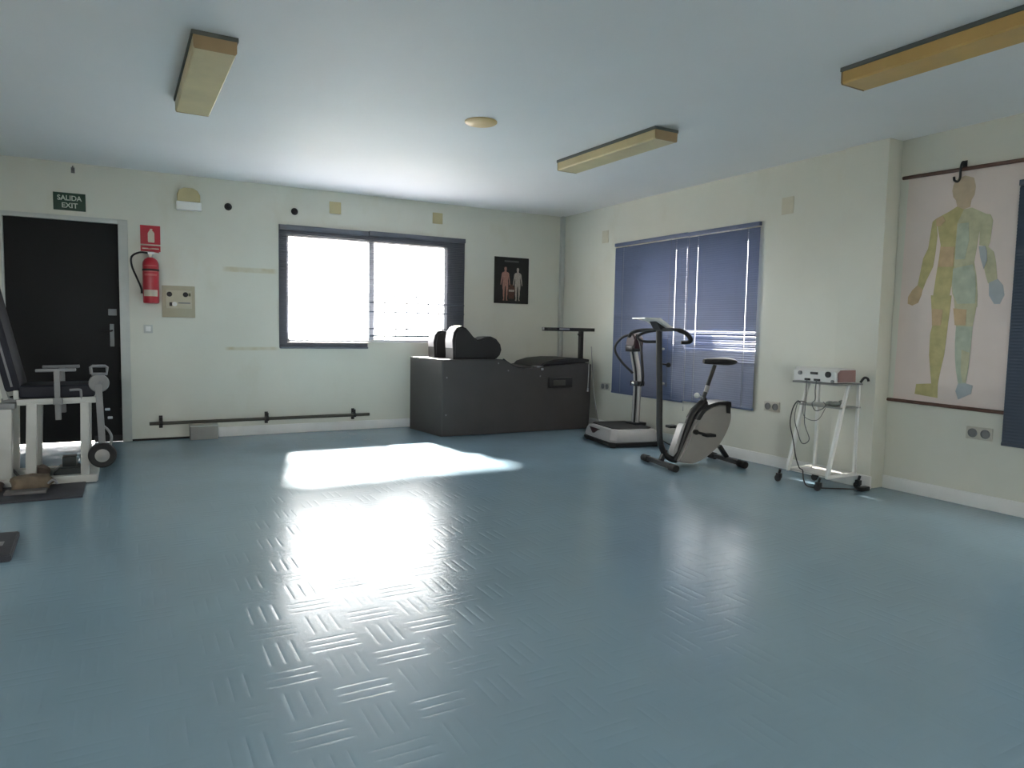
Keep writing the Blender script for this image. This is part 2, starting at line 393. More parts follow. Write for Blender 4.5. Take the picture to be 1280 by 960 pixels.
# right window behind the closed blinds
w = sgroup('window_2', (XR, RY0, RZ0))
x0, x1 = XR+.08, XR+.13
b = MB()
b.box((x0, RY0, RZ0), (x1, RY0+.05, RZ1), .003); b.box((x0, RY1-.05, RZ0), (x1, RY1, RZ1), .003)
b.box((x0, RY0, RZ1-.05), (x1, RY1, RZ1), .003); b.box((x0, RY0, RZ0), (x1, RY1, RZ0+.04), .003)
b.build('window_frame', M['alu'], w)
MB().box((XR+.10, RY0+.04, RZ0+.03), (XR+.104, RY1-.04, RZ1-.04)).build('pane', M['glass'], w)
w = sgroup('window_3', (XA, AY0, RZ0))
b = MB()
x0, x1 = XA+.03, XA+.08
b.box((x0, AY0, RZ0), (x1, AY0+.05, RZ1), .003); b.box((x0, AY1-.05, RZ0), (x1, AY1, RZ1), .003)
b.box((x0, AY0, RZ1-.05), (x1, AY1, RZ1), .003); b.box((x0, AY0, RZ0), (x1, AY1, RZ0+.04), .003)
b.build('window_frame', M['alu'], w)
MB().box((XA+.05, AY0+.04, RZ0+.03), (XA+.054, AY1-.04, RZ1-.04)).build('pane', M['glass'], w)
w = sgroup('window_5', (XA, BY0, RZ0))  # unseen window added to light the room from the right
b = MB(); x0, x1 = XA+.03, XA+.08
for yy in (BY0, (BY0+BY1)/2-.025, BY1-.05): b.box((x0, yy, RZ0), (x1, yy+.05, 2.15), .003)
b.box((x0, BY0, 2.10), (x1, BY1, 2.15), .003); b.box((x0, BY0, RZ0), (x1, BY1, RZ0+.04), .003)
b.build('window_frame', M['alu'], w)
MB().box((XA+.05, BY0+.04, RZ0+.03), (XA+.054, BY1-.04, 2.11)).build('pane', M['glass'], w)
w = sgroup('window_6', (XL, LY0, RZ0))  # unseen window added to brighten the right wall and bench side
b = MB(); x0, x1 = XL-.08, XL-.03
for yy in (LY0, (LY0+LY1)/2-.025, LY1-.05): b.box((x0, yy, RZ0), (x1, yy+.05, 2.10), .003)
b.box((x0, LY0, 2.05), (x1, LY1, 2.10), .003); b.box((x0, LY0, RZ0), (x1, LY1, RZ0+.04), .003)
b.build('window_frame', M['alu'], w)
MB().box((XL-.054, LY0+.04, RZ0+.03), (XL-.05, LY1-.04, 2.06)).build('pane', M['glass'], w)
# added unseen window behind the camera, letting in extra light
for k, (a, b_, z0, z1) in enumerate(FW):
    w = sgroup('window_%d' % (4+k), (a, YF, z0)); y0, y1 = YF-.09, YF-.04
    b = MB()
    b.box((a, y0, z0), (a+.05, y1, z1), .003); b.box((b_-.05, y0, z0), (b_, y1, z1), .003)
    b.box((a, y0, z1-.05), (b_, y1, z1), .003); b.box((a, y0, z0), (b_, y1, z0+.04), .003); b.box(((a+b_)/2-.03, y0, z0), ((a+b_)/2+.03, y1, z1), .003)
    b.build('window_frame', M['alu'], w)
    MB().box((a+.04, YF-.066, z0+.03), (b_-.04, YF-.062, z1-.04)).build('pane', M['glass'], w)

# ------------------------------------------------------------------ venetian blinds
def slats(axis, p, a0, a1, zs, tilt, depth, holes, curve=.06, hole=.0045):
    """one slat per z; axis 'x' = blind parallel to X (hung at y=p), 'y' = parallel to Y (hung at x=p)"""
    mb = MB(); vs = []; fs = []
    br = [a0]
    for hcen in holes: br += [hcen-hole/2, hcen+hole/2]
    br.append(a1); ts = [-.5, -.14, .14, .5]
    for z in zs:
        tl = tilt(z) if callable(tilt) else tilt
        base = len(vs)
        for a in br:
            for t in ts:
                off = depth*t; bow = curve*depth*(1-4*t*t)
                dd = off*math.cos(tl) - bow*math.sin(tl); dz = off*math.sin(tl) + bow*math.cos(tl)
                vs.append((a, p+dd, z+dz) if axis == 'x' else (p+dd, a, z+dz))
        for i in range(len(br)-1):
            for k in range(3):
                if i % 2 == 1 and k == 1: continue
                q = base+i*4+k
                fs.append((q, q+4, q+5, q+1))
    mb.quads(vs, fs)
    return mb
def blind(label, group, axis, p, a0, a1, ztop, zbot, tilt, depth, pitch, holes, m, headh=.035, bright_rail=None):
    loc = ((a0+a1)/2, p, zbot) if axis == 'x' else (p, (a0+a1)/2, zbot)
    t = thing('venetian_blind', label, 'blind', loc, group)
    B = lambda u0, u1, d0, d1, z0, z1: (((u0, p+d0, z0), (u1, p+d1, z1)) if axis == 'x' else ((p+d0, u0, z0), (p+d1, u1, z1)))
    MB().box(*B(a0, a1, -.016, .016, ztop-headh, ztop), .003).build('headrail', m, t)
    n = int((ztop-headh-zbot-.02)/pitch)
    zs = [zbot+.028+i*pitch for i in range(n)]
    slats(axis, p, a0, a1, zs, tilt, depth, holes).build('slats', m, t, smooth=0)
    MB().box(*B(a0, a1, -.010, .010, zbot, zbot+.02), .003).build('bottom_rail', m, t)
    for hcen in holes:
        q = MB()
        for dd in (-depth/2-.001, depth/2+.001):
            q.tube([((hcen, p+dd, zbot+.01) if axis == 'x' else (p+dd, hcen, zbot+.01)), ((hcen, p+dd, ztop-.02) if axis == 'x' else (p+dd, hcen, ztop-.02))], .0008, 5)
        q.build('ladder_cord', M['wire'], t)
    return t
rad = math.radians
# right wall: two closed blinds side by side, lower slats of the right one bent open over the window
rs = random.Random(3)
jit = {}
def tilt_r(z):
    if .965 < z < 1.165: return rad(rs.choice([44, 56, 62, 50, 66]))
    return rad(76)
g_ = 'navy venetian blinds on the right wall'
XBL = XR-.022
bl = blind('navy closed venetian blind on the right wall, the half nearer the room corner', g_, 'y', XBL, 5.284, 6.44, 2.105, .437, rad(76), .025, .0205, [5.44, 6.29], M['blind'])
br_ = blind('navy venetian blind behind the bike seat with light through its opened lower slats', g_, 'y', XBL, 4.385, 5.284, 2.10, .455, tilt_r, .025, .0205, [4.515, 5.135], M['blind'])
for t, y, zt in ((bl, 5.50, .62), (br_, 5.24, .40)):
    q = MB().tube([(XBL-.02, y, 2.06), (XBL-.022, y, zt)], .0012, 6); q.cyl((XBL-.022, y, zt-.02), (0, 0, 1), .006, .045, 10, rad2=.004); q.build('pull_cord', M['pale_wire'] if t is br_ else M['wire'], t)
blind('dark closed venetian blind beside the large anatomy chart at the right edge', None, 'y', XA-.048, .9, 2.415, 2.12, .445, rad(74), .025, .0205, [1.1, 2.25], M['blind_dark'])
# back wall: two open blinds
blind('slate blue venetian blind on left half of bright window, its bottom rail below the sill', 'slate blinds on the bright back window', 'x', YB-.022, 1.402, 2.335, 2.155, .888, rad(-6), .016, .0205, [1.53, 2.2], M['frame'], .05)
odd = {1.40: 70, 1.29: 70, 1.10: 70}
def tilt_w(z):
    for k, v in odd.items():
        if abs(z-k) < .0103: return rad(v)
    return rad(-6)
blind('slate blue venetian blind on right half of bright window, above the bench pads', 'slate blinds on the bright back window', 'x', YB-.022, 2.345, 3.49, 2.165, 1.02, tilt_w, .016, .0205, [2.52, 3.31], M['frame'], .05)
# dark strips painting backlit slats over shaded wall around the window
b = MB()
b.box((1.398, YB-.008, .895), (1.478, YB-.001, 2.16), .002)
b.box((3.275, YB-.008, .995), (3.492, YB-.001, 2.165), .002)
b.box((1.478, YB-.008, 2.055), (3.275, YB-.001, 2.162), .002)
b.box((1.478, YB-.008, .895), (2.335, YB-.001, .945), .002)
b.build('window_surround', M['frame'], bpy.data.objects['window_1'])

# ------------------------------------------------------------------ wall fittings, back wall
def fY(a, b, d): return (a, d, b)
# exit sign
t = thing('exit_sign', 'green sign with pale lettering SALIDA EXIT above the dark door', 'sign', (-.414, YB, 2.12))
MB().box((-.538, YB-.006, 2.120), (-.290, YB, 2.276), .002).build('sign_panel', M['signgreen'], t)
RX = Matrix.Rotation(PI/2, 4, 'X')
text_mesh('SALIDA', .062, M['signtext'], t, Matrix.Translation((-.414, YB-.007, 2.228)) @ RX, sx=.92)
text_mesh('EXIT', .062, M['signtext'], t, Matrix.Translation((-.414, YB-.007, 2.163)) @ RX, sx=.98)
# extinguisher sign
t = thing('extinguisher_sign', 'red square sign with pale extinguisher pictogram on back wall', 'sign', (.228, YB, 1.81))
MB().box((.143, YB-.004, 1.868), (.312, YB, 2.043), .001).build('sign_panel', M['signred'], t)
MB().box((.143, YB-.004, 1.80), (.312, YB, 1.854), .001).build('caption_panel', M['signred'], t)
MB().box((.143, YB-.0045, 1.855), (.312, YB, 1.867), .001).build('divider_strip', M['signlight'], t)
MB().box((.157, YB-.005, 1.822), (.298, YB-.004, 1.832)).build('caption_line', M['signlight'], t)
ex = [(-.026, 0), (.026, 0), (.028, .01), (.028, .085), (.020, .102), (.010, .108), (.012, .125), (-.006, .128), (-.012, .112), (-.020, .102), (-.028, .085), (-.028, .01)]
MB().prism([(.234+a, 1.885+b) for a, b in ex], fY, YB-.0055, YB-.004).build('pictogram', M['signlight'], t)
# extinguisher
cx, cy = .222, YB-.085
t = thing('fire_extinguisher', 'red fire extinguisher with curved black hose hung beside the door', 'fire extinguisher', (cx, cy, 1.308))
MB().lathe((cx, cy, 1.308), (0, 0, 1), [(.050, 0), (.066, .006), (.069, .02), (.069, .36), (.066, .385), (.052, .41), (.032, .425), (.022, .43)]).build('cylinder_body', M['red'], t)
bm_ = MB()
for k in range(10):
    a0 = rad(-150+k*11); a1 = rad(-150+(k+1)*11); R_ = .0705
    P = lambda a, z: (cx+R_*math.cos(a), cy+R_*math.sin(a), z)
    bm_.quads([P(a0, 1.375), P(a1, 1.375), P(a1, 1.435), P(a0, 1.435)], [(0, 1, 2, 3)])
lb = bm_.build('white_label', M['signlight'], t); lb['label'] = 'pale label on the extinguisher'
fp = mat('faded_print', (.50, .10, .10), .5)
for zz, hh in ((1.60, .012), (1.565, .02), (1.655, .008)):
    bm_ = MB(); vs = []
    for k in range(9):
        a0 = rad(-140+k*12); vs += [(cx+.0703*math.cos(a0), cy+.0703*math.sin(a0), zz), (cx+.0703*math.cos(a0), cy+.0703*math.sin(a0), zz+hh)]
    bm_.quads(vs, [(2*k, 2*k+2, 2*k+3, 2*k+1) for k in range(8)]).build('instruction_band', fp, t)
v = MB(); v.cyl((cx, cy, 1.75), (0, 0, 1), .020, .05, 16, .003); v.box((cx-.022, cy-.02, 1.765), (cx+.03, cy+.02, 1.79), .004)
vv = v.build('valve', M['steel'], t)
v = MB(); v.bar((cx-.02, cy, 1.80), (cx+.075, cy-.01, 1.785), .018, .008); v.bar((cx-.015, cy, 1.822), (cx+.07, cy-.01, 1.835), .018, .006); v.build('squeeze_lever', M['signred'], vv)
MB().cyl((cx+.0, cy-.026, 1.757), (0, -1, 0), .014, .012, 14, .002).build('pressure_gauge', M['signlight'], vv)
MB().tube(bez([(cx-.015, cy, 1.778), (cx-.09, cy-.01, 1.778), (cx-.155, cy-.01, 1.735), (cx-.155, cy-.01, 1.65), (cx-.115, cy-.012, 1.54), (cx-.082, cy-.014, 1.45), (cx-.078, cy-.014, 1.40)], 6), [.0085]*36+[.011], 8).build('hose', M['rubber'], t)
b = MB(); b.box((cx-.015, YB-.02, 1.68), (cx+.015, YB, 1.80), .002); b.cyl((cx, cy, 1.62), (0, 0, 1), .0715, .018, 24); b.build('wall_bracket', M['hook'], t)
# switch and socket panel
t = thing('socket_panel', 'beige wall panel with sockets and switches right of the extinguisher', 'electrical panel', (.46, YB, 1.19))
MB().box((.315, YB-.012, 1.185), (.605, YB, 1.488), .004).build('backing_plate', M['beige'], t)
MB().box((.350, YB-.022, 1.272), (.575, YB-.012, 1.445), .004).build('cover_plate', mat('yellowed_switchplate', (.50, .45, .33), .45), t)
for x in (.380, .520):
    MB().cyl((x, YB-.024, 1.405), (0, -1, 0), .024, .006, 18, .002).build('socket', M['hook'], t)
MB().box((.545, YB-.028, 1.39), (.566, YB-.022, 1.42), .002).build('pilot_light', mat('olive_lens', (.10, .10, .04), .3), t)
MB().box((.378, YB-.030, 1.292), (.402, YB-.022, 1.328), .003).build('switch_toggle', M['black'], t)
MB().cyl((.424, YB-.026, 1.312), (0, -1, 0), .022, .010, 18, .003).build('rotary_knob', M['white'], t)
MB().box((.455, YB-.026, 1.318), (.562, YB-.022, 1.330), .002).build('name_strip', M['greyp'], t)
# light switch
t = thing('light_switch', 'small white square light switch on wall below the extinguisher', 'switch', (.192, YB, 1.03))
MB().box((.155, YB-.009, 1.03), (.232, YB, 1.11), .003).build('switch_plate', M['doorframe'], t)
MB().box((.172, YB-.014, 1.046), (.215, YB-.009, 1.094), .003).build('rocker', M['base'], t)
# emergency light
t = thing('emergency_light', 'wall lamp with yellowed upper cover and white lower box', 'emergency light', (.565, YB, 2.21))
MB().box((.452, YB-.055, 2.212), (.672, YB, 2.292), .008).build('lamp_housing', M['base'], t)
MB().prism([(.462, 2.292), (.662, 2.292), (.664, 2.36), (.640, 2.40), (.600, 2.422), (.52, 2.422), (.480, 2.40), (.460, 2.36)], fY, YB-.048, YB, .006).build('yellowed_cover', M['stain'], t)
# blank yellowed cover plates
PL = [('Y', 1.98, 2.378, 'yellowed square blank plate above the left half of the bright window'),
      ('Y', 3.151, 2.375, 'yellowed square blank plate above the right half of the bright window'),
      ('X', 6.669, 2.208, 'yellowed blank plate between the room corner and the navy blinds'),
      ('X', 4.126, 2.199, 'yellowed blank plate between the navy blinds and the pilaster')]
for ax, a, z, lab in PL:
    q = MB()
    if ax == 'Y': q.box((a-.062, YB-.005, z-.062), (a+.062, YB, z+.062), .003)
    else: q.box((XR-.005, a-.06, z-.07), (XR, a+.06, z+.07), .003)
    tag(q.build('blank_plate', M['stain'] if ax == 'Y' else mat('faint_yellowed_plate', (.58, .54, .42), .5)), lab, 'cover plate', 'yellowed blank cover plates high on the walls')
for x, z, lab in ((.918, 2.285, 'black cable stub on back wall nearest the wall lamp'), (1.558, 2.300, 'black cable stub on back wall above left end of the window')):
    q = MB(); q.lathe((x, YB, z), (0, -1, 0), [(.034, 0), (.036, .006), (.026, .012), (.022, .03), (.012, .034)], 16); tag(q.build('cable_stub', M['hook']), lab, 'cable stub', 'black cable stubs high on the back wall')
q = MB(); q.box((-.397, YB-.004, 2.455), (-.367, YB, 2.505), .002); q.tube(bez([(-.382, YB-.002, 2.485), (-.382, YB-.03, 2.48), (-.382, YB-.04, 2.50), (-.380, YB-.036, 2.512)], 5), .005, 8)
tag(q.build('wall_hook', M['greyp']), 'small grey hook near ceiling above the exit sign', 'hook')
# low rail and box
t = thing('wall_rail', 'long dark low rail on three brackets along the back wall', 'rail', (1.26, YB-.075, .13))
MB().tube([(.185, YB-.075, .168), (2.335, YB-.075, .171)], .0165, 12).build('rail_bar', mat('dark_olive_rail', (.055, .050, .036), .45), t)
for x in (.285, 1.262, 2.17):
    b = MB(); b.box((x-.016, YB-.012, .115), (x+.016, YB, .235), .002); b.box((x-.012, YB-.078, .180), (x+.012, YB-.006, .192), .002)
    b.cyl((x, YB-.075, .170), (1, 0, 0), .024, .03, 16, .003); b.cyl((x, YB-.075, .205), (0, 0, 1), .012, .05, 10); b.build('bracket', M['hook'], t)
t = thing('floor_box', 'low grey box against the back wall under the rail', 'box', (.66, YB-.08, 0))
MB().box((.535, YB-.15, 0), (.785, YB-.018, .128), .004).build('box_body', mat('grey_metal_box', (.30, .29, .27), .55), t)
MB().box((.530, YB-.155, .128), (.790, YB-.018, .138), .002).build('box_lid', M['doorframe'], t)
# small poster
def body_outline(cx, z0, h):
    w_ = h
    R_ = [(.0, 1.0), (.035, .985), (.042, .94), (.030, .885), (.032, .86), (.10, .83), (.125, .79), (.14, .66), (.155, .56), (.165, .47), (.140, .46), (.125, .55), (.105, .64), (.092, .72), (.085, .60), (.098, .50), (.092, .36), (.075, .28), (.080, .20), (.060, .06), (.085, .01), (.035, .0), (.030, .06), (.028, .20), (.025, .28), (.018, .40), (0, .46)]
    pts = [(cx+a*w_, z0+b*h) for a, b in R_]
    return pts + [(cx-a*w_, z0+b*h) for a, b in R_[::-1] if a > 0]
t = thing('anatomy_poster', 'small black framed poster of two standing muscle figures on back wall', 'poster', (4.12, YB, 1.44))
MB().box((3.887, YB-.012, 1.442), (4.358, YB, 1.997), .002).build('poster_board', M['posterblack'], t)
MB().box((4.02, YB-.0135, 1.938), (4.215, YB-.012, 1.958)).build('title_strip', M['postergrey'], t)
MB().prism(body_outline(4.035, 1.475, .405), fY, YB-.0138, YB-.012).build('muscle_figure', M['posterred'], t)
MB().prism(body_outline(4.205, 1.475, .400), fY, YB-.0138, YB-.012).build('muscle_figure', M['posterpale'], t)
MB().prism([(4.085, 1.50), (4.155, 1.50), (4.165, 1.57), (4.175, 1.625), (4.145, 1.65), (4.135, 1.67), (4.105, 1.67), (4.095, 1.65), (4.065, 1.625), (4.075, 1.57)], fY, YB-.0134, YB-.012).build('torso_figure', M['posterbrown'], t)
MB().box((4.082, YB-.0142, 1.585), (4.158, YB-.0134, 1.61)).build('torso_band', M['posterpale'], t)

# ------------------------------------------------------------------ sockets
def double_socket(label, xw, y, z):
    t = thing('double_socket', label, 'socket', (xw, y, z-.045), 'double sockets low on the right wall')
    MB().box((xw-.010, y-.082, z-.042), (xw, y+.082, z+.042), .004).build('socket_plate', M['socket'], t)
    for dy in (-.040, .040):
        q = MB().lathe((xw-.010, y+dy, z), (-1, 0, 0), [(.030, 0), (.030, .004), (.026, .006), (.024, .0015)], 20).build('socket_well', M['greyp'], t)
double_socket('cream double socket on the right wall beside the navy blind', XR, 4.19, .512)
double_socket('cream double socket below the large anatomy chart', XA, 2.575, .497)
double_socket('cream double socket near the corner behind the black bench', XR, 6.585, .493)

# ------------------------------------------------------------------ large wall chart
t = thing('anatomy_chart', 'large pale roll-up wall chart of a standing human figure coloured in yellow and green patches', 'wall chart', (XA-.012, 2.77, .66))
Xs = XA-.012
b = MB()
vs, fs = [], []
n = 14
for i in range(n+1):
    z = .668+(2.262-.668)*i/n
    yl = 3.185-.022*i/n; yr = 2.425-.035*i/n
    vs += [(Xs, yl, z), (Xs, yr, z), (Xs+.002, yl, z), (Xs+.002, yr, z)]
for i in range(n):
    q = i*4; fs += [(q, q+4, q+5, q+1), (q+3, q+7, q+6, q+2), (q+2, q+6, q+4, q), (q+1, q+5, q+7, q+3)]
b.quads(vs, fs); b.build('chart_sheet', M['paper'], t)
MB().tube([(Xs-.004, 3.205, 2.272), (Xs-.004, 2.34, 2.247)], .013, 10).build('rod', M['rod'], t)
MB().tube([(Xs-.004, 3.224, .666), (Xs-.004, 2.40, .652)], .0125, 10).build('rod', M['rod'], t)
CH = {
 'head': ('skin', [(2.847, 2.165), (2.824, 2.2), (2.771, 2.216), (2.716, 2.192), (2.7, 2.135), (2.704, 2.081), (2.723, 2.046), (2.727, 2.003), (2.767, 1.992), (2.812, 2.015), (2.824, 2.061), (2.844, 2.086), (2.852, 2.127)]),
 'chest_left': ('olive', [(2.812, 2.017), (2.865, 1.989), (2.948, 1.954), (2.931, 1.872), (2.907, 1.767), (2.913, 1.676), (2.927, 1.539), (2.937, 1.423), (2.937, 1.342), (2.834, 1.34), (2.816, 1.487), (2.807, 1.611), (2.808, 1.757), (2.805, 1.902), (2.767, 1.992)]),
 'chest_right': ('sage', [(2.767, 1.992), (2.805, 1.902), (2.808, 1.757), (2.807, 1.611), (2.816, 1.487), (2.807, 1.43), (2.768, 1.339), (2.639, 1.336), (2.643, 1.425), (2.658, 1.546), (2.678, 1.635), (2.666, 1.744), (2.657, 1.841), (2.628, 1.946), (2.714, 1.996)]),
 'arm_left': ('olive', [(2.948, 1.954), (2.974, 1.934), (2.981, 1.866), (2.993, 1.752), (3.024, 1.684), (3.041, 1.568), (3.052, 1.498), (3.014, 1.461), (2.991, 1.53), (2.95, 1.621), (2.939, 1.724), (2.933, 1.838)]),
 'hand_left': ('ochre', [(3.052, 1.498), (3.089, 1.464), (3.117, 1.417), (3.117, 1.369), (3.082, 1.354), (3.04, 1.373), (3.02, 1.426), (3.014, 1.467)]),
 'arm_right': ('sage', [(2.628, 1.946), (2.657, 1.841), (2.653, 1.743), (2.598, 1.727), (2.587, 1.758), (2.579, 1.897), (2.596, 1.936)]),
 'forearm_right': ('sage', [(2.65, 1.737), (2.629, 1.654), (2.601, 1.543), (2.582, 1.488), (2.528, 1.512), (2.543, 1.625), (2.56, 1.691), (2.598, 1.729)]),
 'hand_right': ('bluegrey', [(2.577, 1.493), (2.572, 1.411), (2.537, 1.354), (2.502, 1.353), (2.479, 1.408), (2.491, 1.473), (2.526, 1.515)]),
 'belly_patch': ('ochre', [(2.907, 1.755), (2.907, 1.675), (2.918, 1.619), (2.813, 1.612), (2.811, 1.746)]),
 'hip_patch': ('teal', [(2.811, 1.60), (2.812, 1.50), (2.80, 1.43), (2.768, 1.36), (2.655, 1.36), (2.655, 1.44), (2.664, 1.55), (2.685, 1.62)]),
 'side_patch': ('teal', [(2.800, 1.90), (2.803, 1.75), (2.802, 1.66), (2.740, 1.66), (2.720, 1.78), (2.730, 1.90)]),
 'forearm_patch': ('bluegrey', [(2.655, 1.735), (2.640, 1.66), (2.615, 1.585), (2.598, 1.64), (2.603, 1.70), (2.615, 1.735)]),
 'shoulder_patch': ('ochre', [(2.948, 1.952), (2.905, 1.965), (2.885, 1.93), (2.915, 1.90), (2.945, 1.90)]),
 'thigh_left': ('olive', [(2.952, 1.423), (2.938, 1.296), (2.929, 1.209), (2.823, 1.209), (2.815, 1.312), (2.81, 1.418)]),
 'knee_patch': ('ochre', [(2.938, 1.33), (2.930, 1.212), (2.870, 1.212), (2.862, 1.32)]),
 'calf_left': ('olive', [(2.929, 1.209), (2.94, 1.151), (2.938, 1.005), (2.923, 0.897), (2.91, 0.806), (2.864, 0.81), (2.852, 0.901), (2.834, 1.01), (2.826, 1.135), (2.823, 1.209)]),
 'foot_left': ('olive', [(2.91, 0.806), (3.017, 0.794), (3.024, 0.723), (2.952, 0.716), (2.861, 0.708), (2.864, 0.81)]),
 'thigh_right': ('sage', [(2.796, 1.417), (2.78, 1.294), (2.767, 1.206), (2.66, 1.207), (2.647, 1.31), (2.641, 1.412)]),
 'thigh_patch': ('ochre', [(2.792, 1.33), (2.775, 1.215), (2.705, 1.215), (2.705, 1.32)]),
 'calf_right': ('teal', [(2.767, 1.206), (2.767, 1.101), (2.76, 0.995), (2.748, 0.907), (2.728, 0.82), (2.678, 0.824), (2.668, 0.929), (2.664, 1.017), (2.661, 1.121), (2.66, 1.207)]),
 'shin_patch': ('sage', [(2.72, 1.05), (2.715, .90), (2.70, .83), (2.68, .83), (2.67, .93), (2.667, 1.03)]),
 'foot_right': ('bluegrey', [(2.728, 0.82), (2.742, 0.766), (2.721, 0.711), (2.64, 0.757), (2.634, 0.813), (2.678, 0.824)]),
}
def fX(a, b, d): return (d, a, b)
fig = None
for ci, (nm, (mk, poly)) in enumerate(CH.items()):
    dd = (.0030 if nm.endswith('patch') else .0010) + ci*.00006
    o = MB().prism(poly, fX, Xs-dd, Xs).build('colour_patch' if nm.endswith('patch') else nm.split('_')[0] + '_area', M[mk], t if fig is None else fig, smooth=0)
    if fig is None: fig = o; o.name = 'printed_figure'
t = thing('chart_hook', 'dark iron hook holding the top rod of the large anatomy chart', 'hook', (XA, 2.785, 2.2))
b = MB(); b.box((XA-.005, 2.770, 2.262), (XA, 2.800, 2.318), .002)
b.tube(bez([(XA-.004, 2.782, 2.305), (XA-.045, 2.778, 2.300), (XA-.048, 2.786, 2.262), (XA-.042, 2.790, 2.205), (XA-.036, 2.805, 2.180), (XA-.036, 2.828, 2.190), (XA-.036, 2.834, 2.215)], 5), .0075, 8)
b.build('hook_body', M['hook'], t)

# ------------------------------------------------------------------ ceiling fittings
def ceiling_light(label, cx, cy, ang, w, ln, dm):
    t = thing('ceiling_light', label, 'ceiling light', (0, 0, ZC), 'long box ceiling lights')
    MB().box((-w/2-.008, -ln/2-.008, ZC-.022), (w/2+.008, ln/2+.008, ZC), .003).build('base_tray', mat('dusty_tray', (.10, .11, .10), .6), t)  # tray in an even dark grey
    z0, z1 = ZC-.022, ZC-.085; i = .004
    prof = [(-w/2, z0), (-w/2+.001, z1+.008), (-w/2+i+.004, z1), (w/2-i-.004, z1), (w/2-.001, z1+.008), (w/2, z0)]
    d = MB().prism(prof, lambda a, b, dd: (a, dd, b), -ln/2, ln/2, .004).build('diffuser', M[dm], t)
    for s in (-1, 1):
        MB().prism([(a*1.005, b if b > z1+.001 else b-.001) for a, b in prof], lambda a, b, dd: (a, dd, b), s*(ln/2+.001), s*(ln/2+.006)).build('end_cap', M['capend'], t)
    t.location = (cx, cy, ZC); t.rotation_euler = (0, 0, ang); return t
ceiling_light('yellowed box ceiling light at upper left, in front of the door', .412, 4.44, rad(.5), .20, 1.19, 'yellow')
ceiling_light('yellowed box ceiling light over the exercise bike in the middle', 3.315, 4.50, rad(1.5), .20, 1.20, 'yellow')
ceiling_light('deep amber box ceiling light cut by the right edge near the chart', 3.475, 1.95, rad(1.0), .20, 1.20, 'orange')
q = MB().lathe((2.17, 4.46, ZC), (0, 0, -1), [(.112, 0), (.112, .006), (.104, .012), (.03, .015)], 36)
tag(q.build('ceiling_cover', M['disc']), 'round flat yellowed cover disc on the ceiling', 'cover')

# ------------------------------------------------------------------ black therapy bench
t = thing('therapy_bench', 'black box shaped therapy bench with scooped top in the room corner', 'therapy bench', (3.75, 7.0, 0))
FX0, FX1, FY0, FY1 = 2.855, 4.685, 6.69, 7.40
top = [(FX0, .005), (FX1, .005), (4.70, .30), (4.70, .745), (4.62, .765), (4.06, .725), (4.00, .712), (3.86, .700), (3.76, .708), (3.68, .735), (3.60, .790), (3.55, .806), (FX0, .806)]
b = MB(); bm = bmesh.new()
def fB(a, z, d):
    lx = 0 if d < .5 else -.085*max(0, 1-(a-FX0)/1.2)
    return (a+lx, FY0 + d*(FY1-FY0) - .03*(a-FX0)/1.8*(1-d), z)
b.prism(top, fB, 0, 1, .008); b.build('bench_body', M['bench'], t)
# upholstered thigh pads: tall hump running down into a round roll
pad = [(3.000, .806), (2.995, 1.00), (3.010, 1.085), (3.045, 1.135), (3.095, 1.152), (3.145, 1.135), (3.190, 1.090), (3.230, 1.045), (3.280, 1.012), (3.325, 1.022), (3.375, 1.045), (3.440, 1.050), (3.505, 1.022), (3.555, .965), (3.570, .905), (3.550, .850), (3.515, .815), (3.49, .806)]
core = MB().prism(pad, lambda a, z, d: (a, d, z), 6.725, 6.960, .022).build('thigh_pad', M['leather'], t)
def edge_band(poly, y0, y1, name, parent):  # pale overlay painting window light on the pad's left and top
    vs, fs = [], []
    for a, z in poly: vs += [(a-.003 if a < 3.05 else a, y0, z+.003), (a-.003 if a < 3.05 else a, y1, z+.003)]
    for i in range(len(poly)-1): fs.append((2*i, 2*i+1, 2*i+3, 2*i+2))
    return MB().quads(vs, fs).build(name, M['padgrey'], parent)
edge_band([(2.997, .92), (2.993, 1.00), (3.008, 1.087), (3.043, 1.138), (3.095, 1.155)], 6.752, 6.935, 'pale_pad_face', core)
pad2 = [(a-.03 if a < 3.2 else a, .806+(z-.806)*.86) for a, z in pad]
core2 = MB().prism(pad2, lambda a, z, d: (a, d, z), 7.165, 7.375, .022).build('thigh_pad', M['leather'], t)
edge_band([(2.967, .92), (2.963, .97), (2.977, 1.048), (3.012, 1.092), (3.065, 1.107)], 7.19, 7.35, 'pale_pad_face', core2)
# chest cushion
cu = [(4.02, .728), (4.06, .722), (4.60, .762), (4.68, .775), (4.685, .800), (4.60, .812), (4.40, .815), (4.20, .800), (4.06, .765)]
MB().prism(cu, lambda a, z, d: (a, d, z), 6.67, 7.30, .014).build('chest_cushion', M['leather'], t)
MB().tube(bez([(3.60, 6.76, .80), (3.68, 6.76, .75), (3.76, 6.76, .715), (3.86, 6.76, .705), (3.97, 6.76, .712)], 5), .014, 10).build('scoop_lip', M['leather'], t)
b = MB(); b.box((3.99, 6.68, .715), (4.07, 6.80, .73), .004); b.box((4.03, 6.655, .685), (4.055, 6.69, .71), .003); b.build('metal_catch', M['steel'], t)
b = MB(); b.bar((4.585, 6.72, .78), (4.585, 6.72, 1.125), .046, .045, .005, (0, 1, 0)); b.bar((4.555, 6.72, 1.10), (4.585, 6.72, 1.05), .03, .03, .004, (0, 1, 0)); po = b.build('mast', M['hook'], t)
cr = MB().box((4.072, 6.695, 1.121), (4.760, 6.745, 1.160), .006).build('crossbar', M['black'], po)
MB().box((4.12, 6.692, 1.135), (4.24, 6.695, 1.150), .001).build('label_strip', M['lcd'], po)
